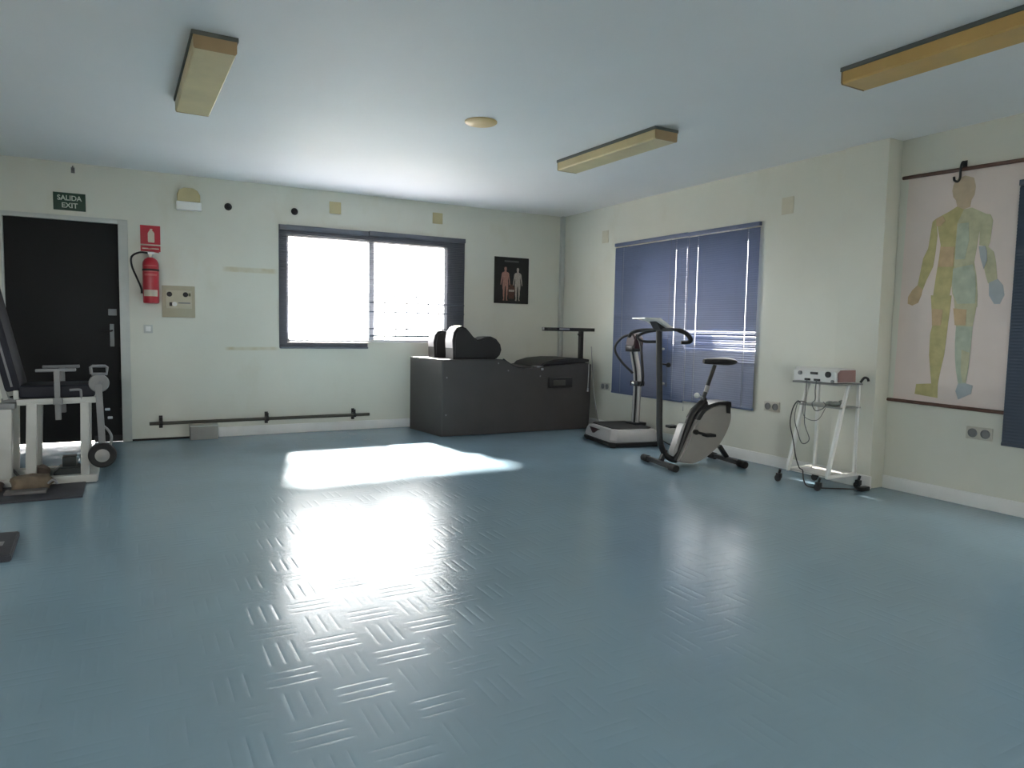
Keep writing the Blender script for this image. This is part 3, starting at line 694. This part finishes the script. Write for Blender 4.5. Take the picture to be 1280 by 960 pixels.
MB().box((4.275, 6.691, 1.135), (4.41, 6.695, 1.152), .001).build('light_strip', M['steel'], po)
p_ = MB().box((4.13, 6.652, .487), (4.44, 6.668, .600), .005).build('control_panel', M['black'], t)
MB().box((4.185, 6.647, .512), (4.345, 6.652, .572), .002).build('display', M['lcd'], p_)
for x, z in ((3.50, .765), (3.62, .685), (4.02, .62), (2.905, .62), (2.90, .23)):
    MB().cyl((x, 6.684-.03*(x-FX0)/1.8, z), (0, -1, 0), .008, .006, 12, .002).build('screw_cap', M['greyp'], t)
q = MB(); q.tube(bez([(4.66, 6.66, .775), (4.655, 6.645, .74), (4.65, 6.64, .60), (4.645, 6.64, .47)], 5), .0055, 8); q.cyl((4.645, 6.64, .455), (0, 0, 1), .010, .04, 10, .003); q.build('hanging_cord', M['pale_wire'], t)
q = MB().tube(bez([(4.712, 6.69, .95), (4.716, 6.66, .70), (4.712, 6.62, .45), (4.715, 6.55, .20), (4.70, 6.45, .03), (4.68, 6.33, .006)], 6), .005, 8)
tag(q.build('power_cable', M['pale_wire']), 'pale cable running down the wall between black bench and vibration plate', 'cable')

# ------------------------------------------------------------------ vibration plate
VC = Vector((4.42, 5.71, 0)); va = rad(-10)
t = thing('vibration_plate', 'silver vibration plate machine with curved column and maroon console', 'vibration plate', VC)
RZ = Matrix.Rotation(va, 4, 'Z')
def VP(x, y, z): p = RZ @ Vector((x, y, z)); return (VC.x+p.x, VC.y+p.y, p.z)
# footprint (local): x depth to the wall, y along the wall
hx, hy = .27, .33
def ring(sx, sy, z, ch): return [VP(-sx+ch, -sy, z), VP(sx-ch, -sy, z), VP(sx, -sy+ch, z), VP(sx, sy-ch, z), VP(sx-ch, sy, z), VP(-sx+ch, sy, z), VP(-sx, sy-ch, z), VP(-sx, -sy+ch, z)]
def loft(rings, nm, m, par):
    vs = [v for R_ in rings for v in R_]; n = len(rings[0]); fs = []
    for i in range(len(rings)-1):
        for k in range(n): fs.append((i*n+k, i*n+(k+1) % n, (i+1)*n+(k+1) % n, (i+1)*n+k))
    fs.append(tuple(range(n))[::-1]); fs.append(tuple((len(rings)-1)*n+k for k in range(n)))
    return MB().quads(vs, fs).build(nm, m, par, smooth=30)
loft([ring(hx+.005, hy+.005, .012, .05), ring(hx+.01, hy+.01, .045, .05), ring(hx, hy, .052, .05)], 'skirt', M['rubber'], t)
for sx in (-1, 1):
    for sy in (-1, 1):
        MB().cyl(VP(sx*(hx-.04), sy*(hy-.05), .008), (0, 0, 1), .03, .016, 14).build('foot', M['rubber'], t)
loft([ring(hx-.005, hy-.005, .05, .05), ring(hx, hy, .075, .05), ring(hx-.012, hy-.012, .13, .05), ring(hx-.03, hy-.03, .168, .05), ring(hx-.05, hy-.05, .175, .05)], 'base_shell', M['silver'], t)
loft([ring(hx-.055, hy-.055, .172, .05), ring(hx-.057, hy-.057, .182, .05)], 'foot_mat', M['rubber'], t)
# badge on the side facing the camera
b = MB(); xx = -hx-.0
tri = [(.20, .148), (-.06, .148), (.0, .132), (.07, .095), (.11, .092)]
b.quads([VP(-hx+.012-.028*0+(.0 if z > .13 else -.006)-.004, y, z) for y, z in tri], [tuple(range(len(tri)))[::-1]])
b.build('maroon_badge', M['maroon'], t)
# column (two tubes with a kink) at the far end of the plate
cb = Vector((4.62, 5.70, .17))
for s in (-1, 1):
    yy = 5.72+s*.032
    b = MB(); b.tube(bez([(4.60, yy-.01, .17), (4.61, yy-.005, .40), (4.62, yy+.0, .58), (4.625, yy+.02, .72), (4.615, yy+.05, .86), (4.605, yy+.06, .945)], 5), .022, 12); b.build('column_tube', M['silver'] if s > 0 else M['silver_dark'], t)
MB().tube(bez([(4.585, 5.712, .18), (4.595, 5.715, .40), (4.605, 5.722, .58), (4.61, 5.742, .72), (4.60, 5.772, .86), (4.59, 5.782, .93)], 5), .010, 8).build('column_groove', M['black'], t)
MB().box((4.54, 5.64, .168), (4.69, 5.80, .20), .008).build('column_foot', M['black'], t)
MB().box((4.575, 5.655, .575), (4.66, 5.785, .625), .006).build('column_collar', M['black'], t)
MB().sphere((4.575, 5.735, .60), .022).build('collar_knob', M['chrome'], t)
hd = [(-.075, 1.015), (-.06, .96), (-.035, .925), (.035, .925), (.065, .965), (.085, 1.045), (.05, 1.10), (.01, 1.13), (-.03, 1.115), (-.06, 1.07)]
cs = MB().prism([(5.775-a, z) for a, z in hd], fX, 4.55, 4.67, .012).build('console', M['maroon'], t)
MB().box((4.535, 5.715, .925), (4.675, 5.835, .99), .012).build('console_neck', M['black'], t)
MB().tube(bez([(4.58, 5.80, 1.10), (4.55, 5.90, 1.07), (4.53, 5.985, .99), (4.53, 5.985, .91), (4.55, 5.90, .81), (4.58, 5.80, .73), (4.60, 5.775, .70)], 6), .013, 10).build('hand_rail', M['black'], t)
MB().tube(bez([(4.60, 5.74, 1.10), (4.57, 5.66, 1.06), (4.55, 5.60, .99), (4.55, 5.575, .85), (4.57, 5.575, .68), (4.60, 5.63, .59), (4.61, 5.68, .59)], 6), .013, 10).build('hand_rail', M['black'], t)
MB().tube(bez([(4.62, 5.42, .10), (4.70, 5.40, .05), (4.76, 5.36, .008), (4.79, 5.3, .006)], 5), .005, 6).build('mains_lead', M['black'], t)

# ------------------------------------------------------------------ exercise bike
P0 = Vector((3.93, 4.55, 0)); dv = Vector((.656, -.12, 0)).normalized(); nv = Vector((-dv.y, dv.x, 0))
t = thing('exercise_bike', 'black and beige upright exercise bike with oval flywheel cover', 'exercise bike', (P0+dv*.33))
def BP(s, z, o=0): p = P0+dv*s+nv*o; return (p.x, p.y, z)
def fK(a, b, d): return BP(a, b, d)
for s, o0, o1, nm in ((.004, -.275, .275, 'foot_bar'), (.675, -.265, .265, 'foot_bar')):
    b = MB(); b.bar(BP(s, .034, o0+.05), BP(s, .034, o1-.05), .045, .038, .008)
    ft = b.build(nm, M['black'], t)
    for o in (o0, o1):
        sg = 1 if o > 0 else -1
        MB().cyl(BP(s, .030, o-sg*.05), tuple(nv), .030, .10, 16, .006).build('foot_cap', M['rubber'], ft)
stem = bez([BP(-.04, 1.14), BP(-.03, .90), BP(-.015, .60), BP(-.006, .34), BP(.010, .20), BP(.055, .105), BP(.115, .058), BP(.165, .045)], 6)
MB().tube(stem, .0255, 14).build('handlebar_stem', M['black'], t)
for z in (.99, .70): MB().cyl(BP(-.012 if z > .9 else 0, z, -.004), tuple(dv), .011, .045, 10, .002).build('stem_bolt', M['silver'], t)
MB().tube([BP(-.03, .868), BP(.02, .863), BP(.055, .858)], .007, 8).build('stem_knob_bolt', M['black'], t)
MB().sphere(BP(.058, .857), .022).build('stem_knob', M['black'], t)
MB().bar(BP(.02, .045), BP(.058, .14), .035, .035, .004, tuple(nv)).build('strut', M['black'], t)
MB().bar(BP(.59, .155), BP(.672, .05), .035, .035, .004, tuple(nv)).build('strut', M['black'], t)
# main beam: V from the stem foot up to the seat socket
beam = bez([BP(.150, .045), BP(.200, .14), BP(.262, .32), BP(.312, .43), BP(.385, .515), BP(.43, .548)], 6)
MB().tube(beam, .034, 12).build('main_beam', M['black'], t)
MB().prism([(.118, .085), (.150, .125), (.225, .365), (.210, .365), (.19, .34), (.115, .13)], fK, -.045, .045, .006).build('silver_beam_cover', M['silver'], t)
sh = [(.150, .045), (.20, .030), (.28, .022), (.36, .040), (.45, .090), (.54, .165), (.61, .27), (.650, .37), (.655, .44), (.640, .495), (.60, .52), (.52, .525), (.44, .505), (.38, .470), (.33, .41), (.28, .32), (.22, .19)]
MB().prism([tuple(v) for v in [(q.x, q.y) for q in bez([(a, b, 0) for a, b in sh+[sh[0]]], 4)][:-1]], fK, -.075, .075, .015).build('flywheel_cover', M['shroud'], t)
MB().prism([(.30, .40), (.345, .475), (.40, .520), (.50, .548), (.60, .552), (.635, .545), (.640, .50), (.60, .518), (.52, .522), (.44, .502), (.385, .468), (.335, .395)], fK, -.088, .088, .006).build('cover_rim', M['black'], t)
MB().prism([(.585, .53), (.635, .53), (.632, .445), (.595, .45)], fK, -.084, -.076, .003).build('rim_tab', M['black'], t)
for sgn in (-1, 1):
    ck = MB(); ck.bar(BP(.295, .295, sgn*.092), BP(.38 if sgn < 0 else .21, .275 if sgn < 0 else .315, sgn*.095), .014, .024, .004, (0, 0, 1)); ck.cyl(BP(.295, .295, sgn*.085), tuple(nv), .022, .03, 14, .003)
    ck = ck.build('crank', M['black'], t)
    MB().box((-.045, -.04, -.012), (.045, .04, .012), .006, 2, Matrix.Translation(BP(.385 if sgn < 0 else .205, .275 if sgn < 0 else .315, sgn*.145)) @ Matrix.Rotation(math.atan2(dv.y, dv.x), 4, 'Z')).build('pedal', M['rubber'], ck)
b = MB(); b.tube([BP(.388, .50), BP(.455, .70), BP(.512, .855)], .0175, 12); sp_ = b.build('seat_post', M['black'], t)
MB().tube([BP(.43, .625, -.003), BP(.449, .68, -.003)], .0190, 12).build('post_scale', M['silver'], sp_)
MB().tube([BP(.405, .52), BP(.418, .575)], .028, 12).build('post_socket', M['black'], t)
b = MB(); b.tube([BP(.40, .575, -.01), BP(.345, .597, -.02)], .008, 8); kb = b.build('height_pin', M['steel'], t)
MB().sphere(BP(.332, .600, -.022), .024).build('pin_knob', M['white'], kb)
# saddle
bmv = []; 
prof = [(.400, .016, .020), (.430, .030, .026), (.50, .045, .030), (.57, .085, .034), (.63, .105, .036), (.67, .095, .030), (.690, .055, .018)]
vs, fs = [], []; n = 14
for s, hw, th in prof:
    for k in range(n):
        a = 2*PI*k/n; vs.append(BP(s, .888+th*math.sin(a)*(1 if math.sin(a) > 0 else .9)+.01*((s-.54)/.14)**2*0, hw*math.cos(a)))
for i in range(len(prof)-1):
    for k in range(n): fs.append((i*n+k, i*n+(k+1) % n, (i+1)*n+(k+1) % n, (i+1)*n+k))
fs += [tuple(range(n))[::-1], tuple((len(prof)-1)*n+k for k in range(n))]
MB().quads(vs, fs).build('saddle', M['leather'], t, smooth=60)
# handlebars: loops forward (towards camera side) and back
b = MB()
b.tube(bez([BP(-.20, 1.085, .22), BP(-.17, 1.12, .23), BP(-.10, 1.142, .20), BP(-.04, 1.148, .06), BP(-.035, 1.150, -.06), BP(-.01, 1.152, -.18), BP(.035, 1.140, -.235), BP(.085, 1.105, -.25), BP(.105, 1.07, -.25), BP(.085, 1.052, -.245), BP(.03, 1.050, -.23)], 6), .0145, 10)
hb = b.build('handlebar', M['black'], t)
MB().tube(bez([BP(.012, 1.148, -.215), BP(.045, 1.134, -.240), BP(.085, 1.105, -.25), BP(.105, 1.072, -.25), BP(.088, 1.052, -.245)], 5), .019, 10).build('grip', M['rubber'], hb)
MB().tube(bez([BP(-.03, 1.145, .04), BP(-.10, 1.13, .10), BP(-.16, 1.09, .14), BP(-.12, 1.05, .12), BP(-.02, 1.05, .03)], 5), .012, 8).build('bar_loop', M['black'], hb)
cs = MB(); cs.prism([(-.235, 1.246), (-.095, 1.244), (.035, 1.165), (.015, 1.150), (-.11, 1.222), (-.235, 1.236)], fK, -.115, .115, .006); cs = cs.build('console', M['white'], t)
MB().prism([(-.105, 1.222), (.0, 1.160), (-.02, 1.145), (-.06, 1.150)], fK, -.06, .06, .004).build('console_bracket', M['black'], cs)
MB().prism([(-.088, 1.2455), (.010, 1.1855), (.008, 1.1825), (-.090, 1.2425)], fK, -.09, .09).build('display', M['greyp'], cs)

# ------------------------------------------------------------------ trolley with electrotherapy unit
t = thing('instrument_trolley', 'white metal instrument trolley on black castors by the pilaster', 'trolley', (4.55, 3.45, 0))
for y, s in ((3.62, 1), (3.28, -1)):
    b = MB(); b.bar((4.40, y, .115), (4.535, y-.0*s, .63), .025, .028, .004, (1, 0, 0)); b.bar((4.533, y, .62), (4.585, y, .775), .022, .024, .004, (1, 0, 0)); b.build('leg', M['white'], t)
    b = MB(); b.bar((4.39, y, .112), (4.72, y, .112), .022, .026, .004); b.build('base_rail', M['white'], t)
MB().box((4.41, 3.29, .108), (4.71, 3.61, .118), .003).build('tray', mat('matt_tray', (.55, .54, .52), .85, spec=.2), t)
MB().box((4.49, 3.27, .600), (4.72, 3.63, .612), .003).build('shelf', mat('smoked_shelf', (.30, .31, .29), .3), t)
MB().box((4.43, 3.262, .772), (4.72, 3.645, .785), .003).build('shelf', M['greyp'], t)
b = MB(); b.bar((4.70, 3.62, .10), (4.70, 3.62, .78), .02, .02, .003, (1, 0, 0)); b.build('post', M['white'], t)
b = MB(); b.bar((4.70, 3.28, .10), (4.70, 3.28, .78), .02, .02, .003, (1, 0, 0)); b.build('post', M['white'], t)
for x, y in ((4.385, 3.70), (4.385, 3.345), (4.68, 3.60), (4.735, 3.275)):
    b = MB(); b.tube([(x, y-.02, .10), (x, y-.01, .062)], .010, 8); b.box((x-.014, y-.03, .03), (x+.014, y+.01, .068), .005); b.cyl((x, y, .027), (1, 0, 0), .026, .02, 18, .004); b.build('castor', M['black'], t)
MB().tube(bez([(4.70, 3.27, .79), (4.72, 3.255, .825), (4.745, 3.245, .82), (4.75, 3.24, .80)], 5), .009, 8).build('push_handle', M['hook'], t)
t = thing('electrotherapy_unit', 'white electrotherapy unit with dark knobs on top of the trolley', 'therapy unit', (4.54, 3.45, .785))
ub = MB().prism([(4.435, .790), (4.430, .868), (4.462, .890), (4.64, .890), (4.645, .790)], lambda a, z, d: (a, d, z), 3.272, 3.640, .006).build('casing', M['white'], t)
MB().prism([(4.445, .795), (4.440, .862), (4.468, .882), (4.632, .882), (4.637, .795)], lambda a, z, d: (a, d, z), 3.262, 3.272, .003).build('side_panel', M['pink'], t)
for y, z, rr, mk in ((3.575, .848, .015, 'greyp'), (3.335, .848, .022, 'black')):
    MB().cyl((4.424, y, z), (-1, 0, 0), rr, .018, 16, .003).build('knob', M[mk], t)
MB().box((4.422, 3.425, .842), (4.432, 3.485, .860), .002).build('display', M['black'], t)
for y0, y1, z in ((3.49, 3.535, .803), (3.405, 3.455, .803)):
    MB().box((4.424, y0, z-.008), (4.436, y1, z+.008), .003).build('lead_socket', M['black'], t)
MB().cyl((4.428, 3.30, .80), (-1, 0, 0), .012, .012, 12, .002).build('power_button', M['greyp'], t)
b = MB()
b.tube(bez([(4.425, 3.51, .80), (4.42, 3.51, .74), (4.43, 3.515, .66), (4.42, 3.51, .48), (4.43, 3.47, .36), (4.43, 3.53, .32), (4.43, 3.575, .40), (4.42, 3.60, .50), (4.45, 3.61, .60), (4.47, 3.595, .630), (4.51, 3.57, .618)], 6), .0035, 6)
b.tube(bez([(4.425, 3.43, .80), (4.43, 3.44, .73), (4.46, 3.46, .655), (4.48, 3.50, .62), (4.455, 3.45, .575), (4.46, 3.40, .59), (4.475, 3.38, .62), (4.50, 3.42, .64)], 6), .0035, 6)
b.tube(bez([(4.48, 3.58, .62), (4.455, 3.55, .53), (4.45, 3.48, .50), (4.46, 3.42, .515), (4.475, 3.38, .60)], 6), .0025, 6)
tag(b.build('electrode_leads', M['wire']), 'grey electrode leads hanging in loops from the white therapy unit', 'leads')
b = MB(); b.tube(bez([(4.489, 3.612, .616), (4.465, 3.618, .628), (4.43, 3.63, .57), (4.41, 3.63, .46), (4.415, 3.60, .34), (4.42, 3.575, .22), (4.41, 3.53, .14), (4.395, 3.485, .125), (4.392, 3.47, .06), (4.41, 3.44, .012), (4.50, 3.36, .007), (4.60, 3.30, .007), (4.70, 3.22, .010)], 6), .0045, 6)
b.box((4.66, 3.185, 0.001), (4.76, 3.225, .032), .006)
tag(b.build('mains_cable', M['black']), 'black mains cable trailing from the trolley over the floor to the pilaster', 'cable')
b = MB(); b.sphere((4.53, 3.34, .632), .035, (1.0, 1.1, .55)); b.sphere((4.55, 3.40, .630), .03, (1.2, 1.0, .55)); b.sphere((4.56, 3.31, .640), .028, (.9, 1, .8))
tag(b.build('electrode_pads', mat('grey_green_sponge', (.22, .235, .21), .8, 0, .1, 30)), 'grey green sponge electrode pads on the middle shelf of the trolley', 'electrode pads')

# ------------------------------------------------------------------ leg extension chair
t = thing('leg_extension_chair', 'white framed leg exercise chair with navy padding in front of the door', 'exercise chair', (-.5, 6.0, 0))
CY0, CY1 = 5.72, 6.10
b = MB()
for y in (CY0, CY1): b.bar((-1.05, y, .032), (-.195, y, .032), .07, .055, .004)
b.bar((-.225, CY0, .030), (-.225, CY1, .030), .07, .05, .004); b.bar((-1.02, CY0, .030), (-1.02, CY1, .030), .07, .05, .004)
b.build('base_frame', M['cream'], t)
for x, wd in ((-.563, .060), (-.258, .052)):
    for y in (CY0, CY1): MB().bar((x-.02 if x < -.4 else x-.008, y, .05), (x, y, .572), wd, wd, .005, (0, 1, 0)).build('leg', M['cream'], t)
for y in (CY0, CY1): MB().bar((-.648, y, .578), (-.185, y, .585), .045, .042, .005).build('seat_rail', M['cream'], t)
b = MB(); b.bar((-.62, CY0, .578), (-.62, CY1, .578), .04, .04, .004); b.bar((-.21, CY0, .585), (-.21, CY1, .585), .04, .04, .004); b.build('cross_rail', M['cream'], t)
for y in (CY0+.01, CY1-.01):
    MB().bar((-.735, y, .06), (-.722, y, .545), .095, .07, .006, (0, 1, 0)).build('back_post', M['cream'], t)
    MB().box((-.775, y-.045, .535), (-.655, y+.045, .575), .004).build('post_clamp', M['greyp'], t)
MB().box((-.640, CY0-.005, .602), (-.195, CY1+.005, .690), .022, 3).build('seat', M['navy'], t)
ang = math.atan2(-.085, .40)
mt = Matrix.Translation((-.665, 5.92, .655)) @ Matrix.Rotation(-.205, 4, 'Y')
bk = MB().box((-.045, -.21, 0), (.045, .21, .80), .022, 3, mt).build('backrest', M['navy'], t)
b = MB()
for y in (-.207,):
    b.tube([mt @ Vector((.0, y-.004, .03)), mt @ Vector((.0, y-.004, .77))], .007, 8)
b.build('piping', M['piping'], bk)
b = MB(); b.bar(mt @ Vector((-.06, -.14, -.05)), mt @ Vector((-.06, -.14, .6)), .03, .03, .003, (0, 1, 0)); b.bar(mt @ Vector((-.06, .14, -.05)), mt @ Vector((-.06, .14, .6)), .03, .03, .003, (0, 1, 0)); b.build('backrest_support', M['cream'], t)
MB().box((-.665, CY0-.02, .60), (-.635, CY0+.02, .66), .004).build('hinge_plate', M['cream'], t)
# T handles on the sides
for y in (CY0-.038, CY1+.038):
    b = MB(); b.bar((-.412, y, .455), (-.415, y, .795), .034, .034, .004, (0, 1, 0)); hg = b.build('handle_post', M['greyp'], t)
    MB().bar((-.535, y, .793), (-.302, y, .797), .030, .022, .006).build('grip_bar', M['piping'], hg)
    MB().box((-.44, y-.024, .56), (-.385, y+.024, .605), .004).build('handle_clamp', M['greyp'], hg)
MB().tube(bez([(-.345, CY0-.015, .655), (-.29, CY0-.015, .657), (-.278, CY0-.015, .645), (-.276, CY0-.015, .59)], 5), .0085, 8).build('locking_lever', M['piping'], t)
# lever arm
ay = CY0-.03
b = MB(); b.lathe((-.168, ay+.02, .700), (0, -1, 0), [(.02, -.01), (.060, -.008), (.064, 0), (.064, .018), (.058, .024), (.02, .026)], 28); dk = b.build('pivot_disc', M['greyp'], t)
MB().cyl((-.160, ay-.010, .705), (0, -1, 0), .012, .014, 12, .003).build('pivot_bolt', M['piping'], dk)
b = MB(); b.tube([(-.212, ay, .765), (-.216, ay, .812), (-.205, ay, .820), (-.128, ay, .820), (-.116, ay, .812), (-.120, ay, .765), (-.212, ay, .765)], .0105, 8); b.build('range_stop_loop', M['piping'], dk)
MB().bar((-.172, ay, .69), (-.158, ay, .28), .042, .028, .004, (0, 1, 0)).build('lever_arm', M['greyp'], t)
b = MB(); b.tube(bez([(-.150, ay, .40), (-.120, ay-.01, .37), (-.100, ay-.01, .32), (-.110, ay-.01, .25)], 5), .009, 8); b.build('arm_brace', M['greyp'], t)
for z, x in ((.515, -.120), (.455, -.105)): MB().cyl((x, ay, z), (1, 0, 0), .010, .03, 10, .002).build('arm_pin', M['steel'], t)
wy = ay-.01
whl = MB().lathe((-.158, wy+.04, .193), (0, -1, 0), [(.050, 0), (.078, .002), (.088, .012), (.089, .04), (.086, .062), (.074, .07), (.050, .066)], 32).build('weight_wheel', M['rubber'], t)
MB().lathe((-.158, wy-.018, .193), (0, -1, 0), [(.010, -.01), (.048, -.008), (.046, .008), (.022, .012), (.012, .018), (.004, .018)], 24).build('wheel_hub', mat('dull_hub', (.28, .27, .255), .45, .3), whl)
b = MB(); b.cyl((-.158, ay+.23, .193), (0, 1, 0), .016, .40, 12); b.build('roller_axle', M['steel'], t)
# items stowed on and around the chair base
def bag(name, label, cat, c, sz, m, rot=0, seed=1, group=None):
    rr = random.Random(seed); bm = bmesh.new(); bmesh.ops.create_cube(bm, size=1)
    bmesh.ops.subdivide_edges(bm, edges=bm.edges[:], cuts=5, use_grid_fill=True)
    ph = [rr.uniform(0, 6) for _ in range(6)]
    for v in bm.verts:
        x, y, z = v.co
        n = Vector((x, y, z)); k = max(abs(x), abs(y), abs(z)); l = n.length
        s = (k/l)**.55 if l > 0 else 1
        n *= s
        n.z += .06*math.sin(7*x+ph[0])*math.cos(6*y+ph[1]); n.x += .04*math.sin(8*z+ph[2]+5*y); n.y += .04*math.sin(7*x+ph[3])
        if n.z < -.36: n.z = -.36
        v.co = Vector((n.x*sz[0], n.y*sz[1], (n.z+.36)*sz[2]))
    mb = MB(); mb._add(bm, Matrix.Translation(c) @ Matrix.Rotation(rot, 4, 'Z'))
    return mb
t2 = thing('sandbag', 'slumped tan sandbag at the foot of the exercise chair leg', 'sandbag', (-.56, 5.60, .012))
o = bag('', '', '', (-.565, 5.585, .0125), (.24, .155, .11), M['tan'], .15, 3).build('bag_body', M['tan'], t2)
MB().tube(bez([(-.47, 5.53, .05), (-.44, 5.515, .075), (-.42, 5.53, .045)], 4), .008, 8).build('bag_strap', M['piping'], t2)
tag(bag('', '', '', (-.80, 5.57, .0125), (.16, .14, .075), M['brown'], -.2, 5).build('ankle_weight', M['brown']), 'brown strap-on ankle weight left of the tan sandbag', 'ankle weight', 'weights at the foot of the exercise chair')
tag(bag('', '', '', (-.555, 5.94, .0), (.13, .15, .12), M['brown'], .3, 9).build('ankle_weight', M['brown']), 'dark brown ankle weight under the seat behind the sandbag', 'ankle weight', 'weights at the foot of the exercise chair')
t2 = thing('weight_block', 'dark green weight block with narrower top between the chair legs', 'weight', (-.37, 5.9, 0))
MB().prism([(-.465, .001), (-.275, .001), (-.275, .07), (-.30, .095), (-.43, .095), (-.465, .06)], lambda a, z, d: (a, d, z), 5.84, 5.99, .012).build('block_body', M['dgreen'], t2)
MB().box((-.412, 5.865, .09), (-.325, 5.965, .165), .010).build('block_top', M['dgreen'], t2)
t2 = thing('black_bag', 'black bag with loose strap at left edge under the chair', 'bag', (-.80, 5.86, 0))
bag('', '', '', (-.875, 5.91, .001), (.17, .16, .14), M['black'], .1, 12).build('bag_body', M['leather'], t2)
MB().tube(bez([(-.80, 5.87, .11), (-.76, 5.84, .125), (-.70, 5.81, .11), (-.67, 5.80, .075), (-.65, 5.82, .04), (-.66, 5.86, .012)], 5), .009, 8).build('bag_strap', M['wire'], t2)
tag(MB().box((-1.35, 5.225, 0.001), (-.262, 5.70, .012), .003).build('floor_mat', M['matgrey']), 'dark grey rubber mat lying in front of the exercise chair', 'mat')
tag(MB().box((-.70, 5.40, .0125), (-.47, 5.50, .030), .004).build('board', M['plywood']), 'worn grey board lying on the dark mat before the sandbag', 'board')
t2 = thing('platform_scale', 'dark grey low platform at left edge of the open floor', 'platform', (-.72, 4.17, 0))
MB().prism([(-1.0, 4.395), (-.505, 4.385), (-.490, 3.945), (-1.0, 3.955)], lambda a, b_, d: (a, b_, d), .001, .035, .006).build('platform_body', M['matgrey'], t2)
MB().box((-.62, 4.12, .034), (-.545, 4.19, .038), .001).build('pale_label', M['piping'], t2)

# ------------------------------------------------------------------ light
world = bpy.data.worlds.new('world'); S.world = world; world.use_nodes = True
nt = world.node_tree; bg = nt.nodes['Background']
SKY = 7.5
bg.inputs['Color'].default_value = (1, .985, .97, 1); bg.inputs['Strength'].default_value = SKY
sun = bpy.data.lights.new('sun', 'SUN'); sun.energy = 85; sun.angle = rad(5.0); sun.color = (1, .93, .86)
so = bpy.data.objects.new('sun', sun); COL.objects.link(so); so.location = (6, 20, 15)
dirv = Vector((-.22, -1.25, -1.0)).normalized()
so.rotation_euler = dirv.to_track_quat('-Z', 'Y').to_euler()
def portal(loc, dirv, sx, sy):
    l = bpy.data.lights.new('window_portal', 'AREA'); l.shape = 'RECTANGLE'; l.size = sx; l.size_y = sy; l.cycles.is_portal = True
    o = bpy.data.objects.new('window_portal', l); COL.objects.link(o); o.location = loc
    o.rotation_euler = Vector(dirv).to_track_quat('-Z', 'Z').to_euler()
portal(((WX0+WX1)/2, YB+.12, (WZ0+WZ1)/2), (0, -1, 0), WX1-WX0, WZ1-WZ0)
portal((XR+.26, (RY0+RY1)/2, (RZ0+RZ1)/2), (-1, 0, 0), RY1-RY0, RZ1-RZ0)
portal((XA+.14, (BY0+BY1)/2, (RZ0+2.15)/2), (-1, 0, 0), BY1-BY0, 2.15-RZ0)
portal((XL-.14, (LY0+LY1)/2, (RZ0+2.10)/2), (1, 0, 0), LY1-LY0, 2.10-RZ0)
for a, b_, z0, z1 in FW: portal(((a+b_)/2, YF-.14, (z0+z1)/2), (0, 1, 0), b_-a, z1-z0)

S.view_settings.view_transform = 'Standard'; S.view_settings.look = 'None'
S.view_settings.exposure = 1.67; S.view_settings.gamma = 1.0; S.view_settings.use_curve_mapping = False
try:
    S.cycles.use_denoising = True; S.cycles.denoiser = 'OPENIMAGEDENOISE'
    S.cycles.max_bounces = 12; S.cycles.diffuse_bounces = 8; S.cycles.glossy_bounces = 4; S.cycles.transparent_max_bounces = 16
    S.cycles.caustics_reflective = False; S.cycles.caustics_refractive = False
    S.cycles.sample_clamp_indirect = 10
except Exception: pass
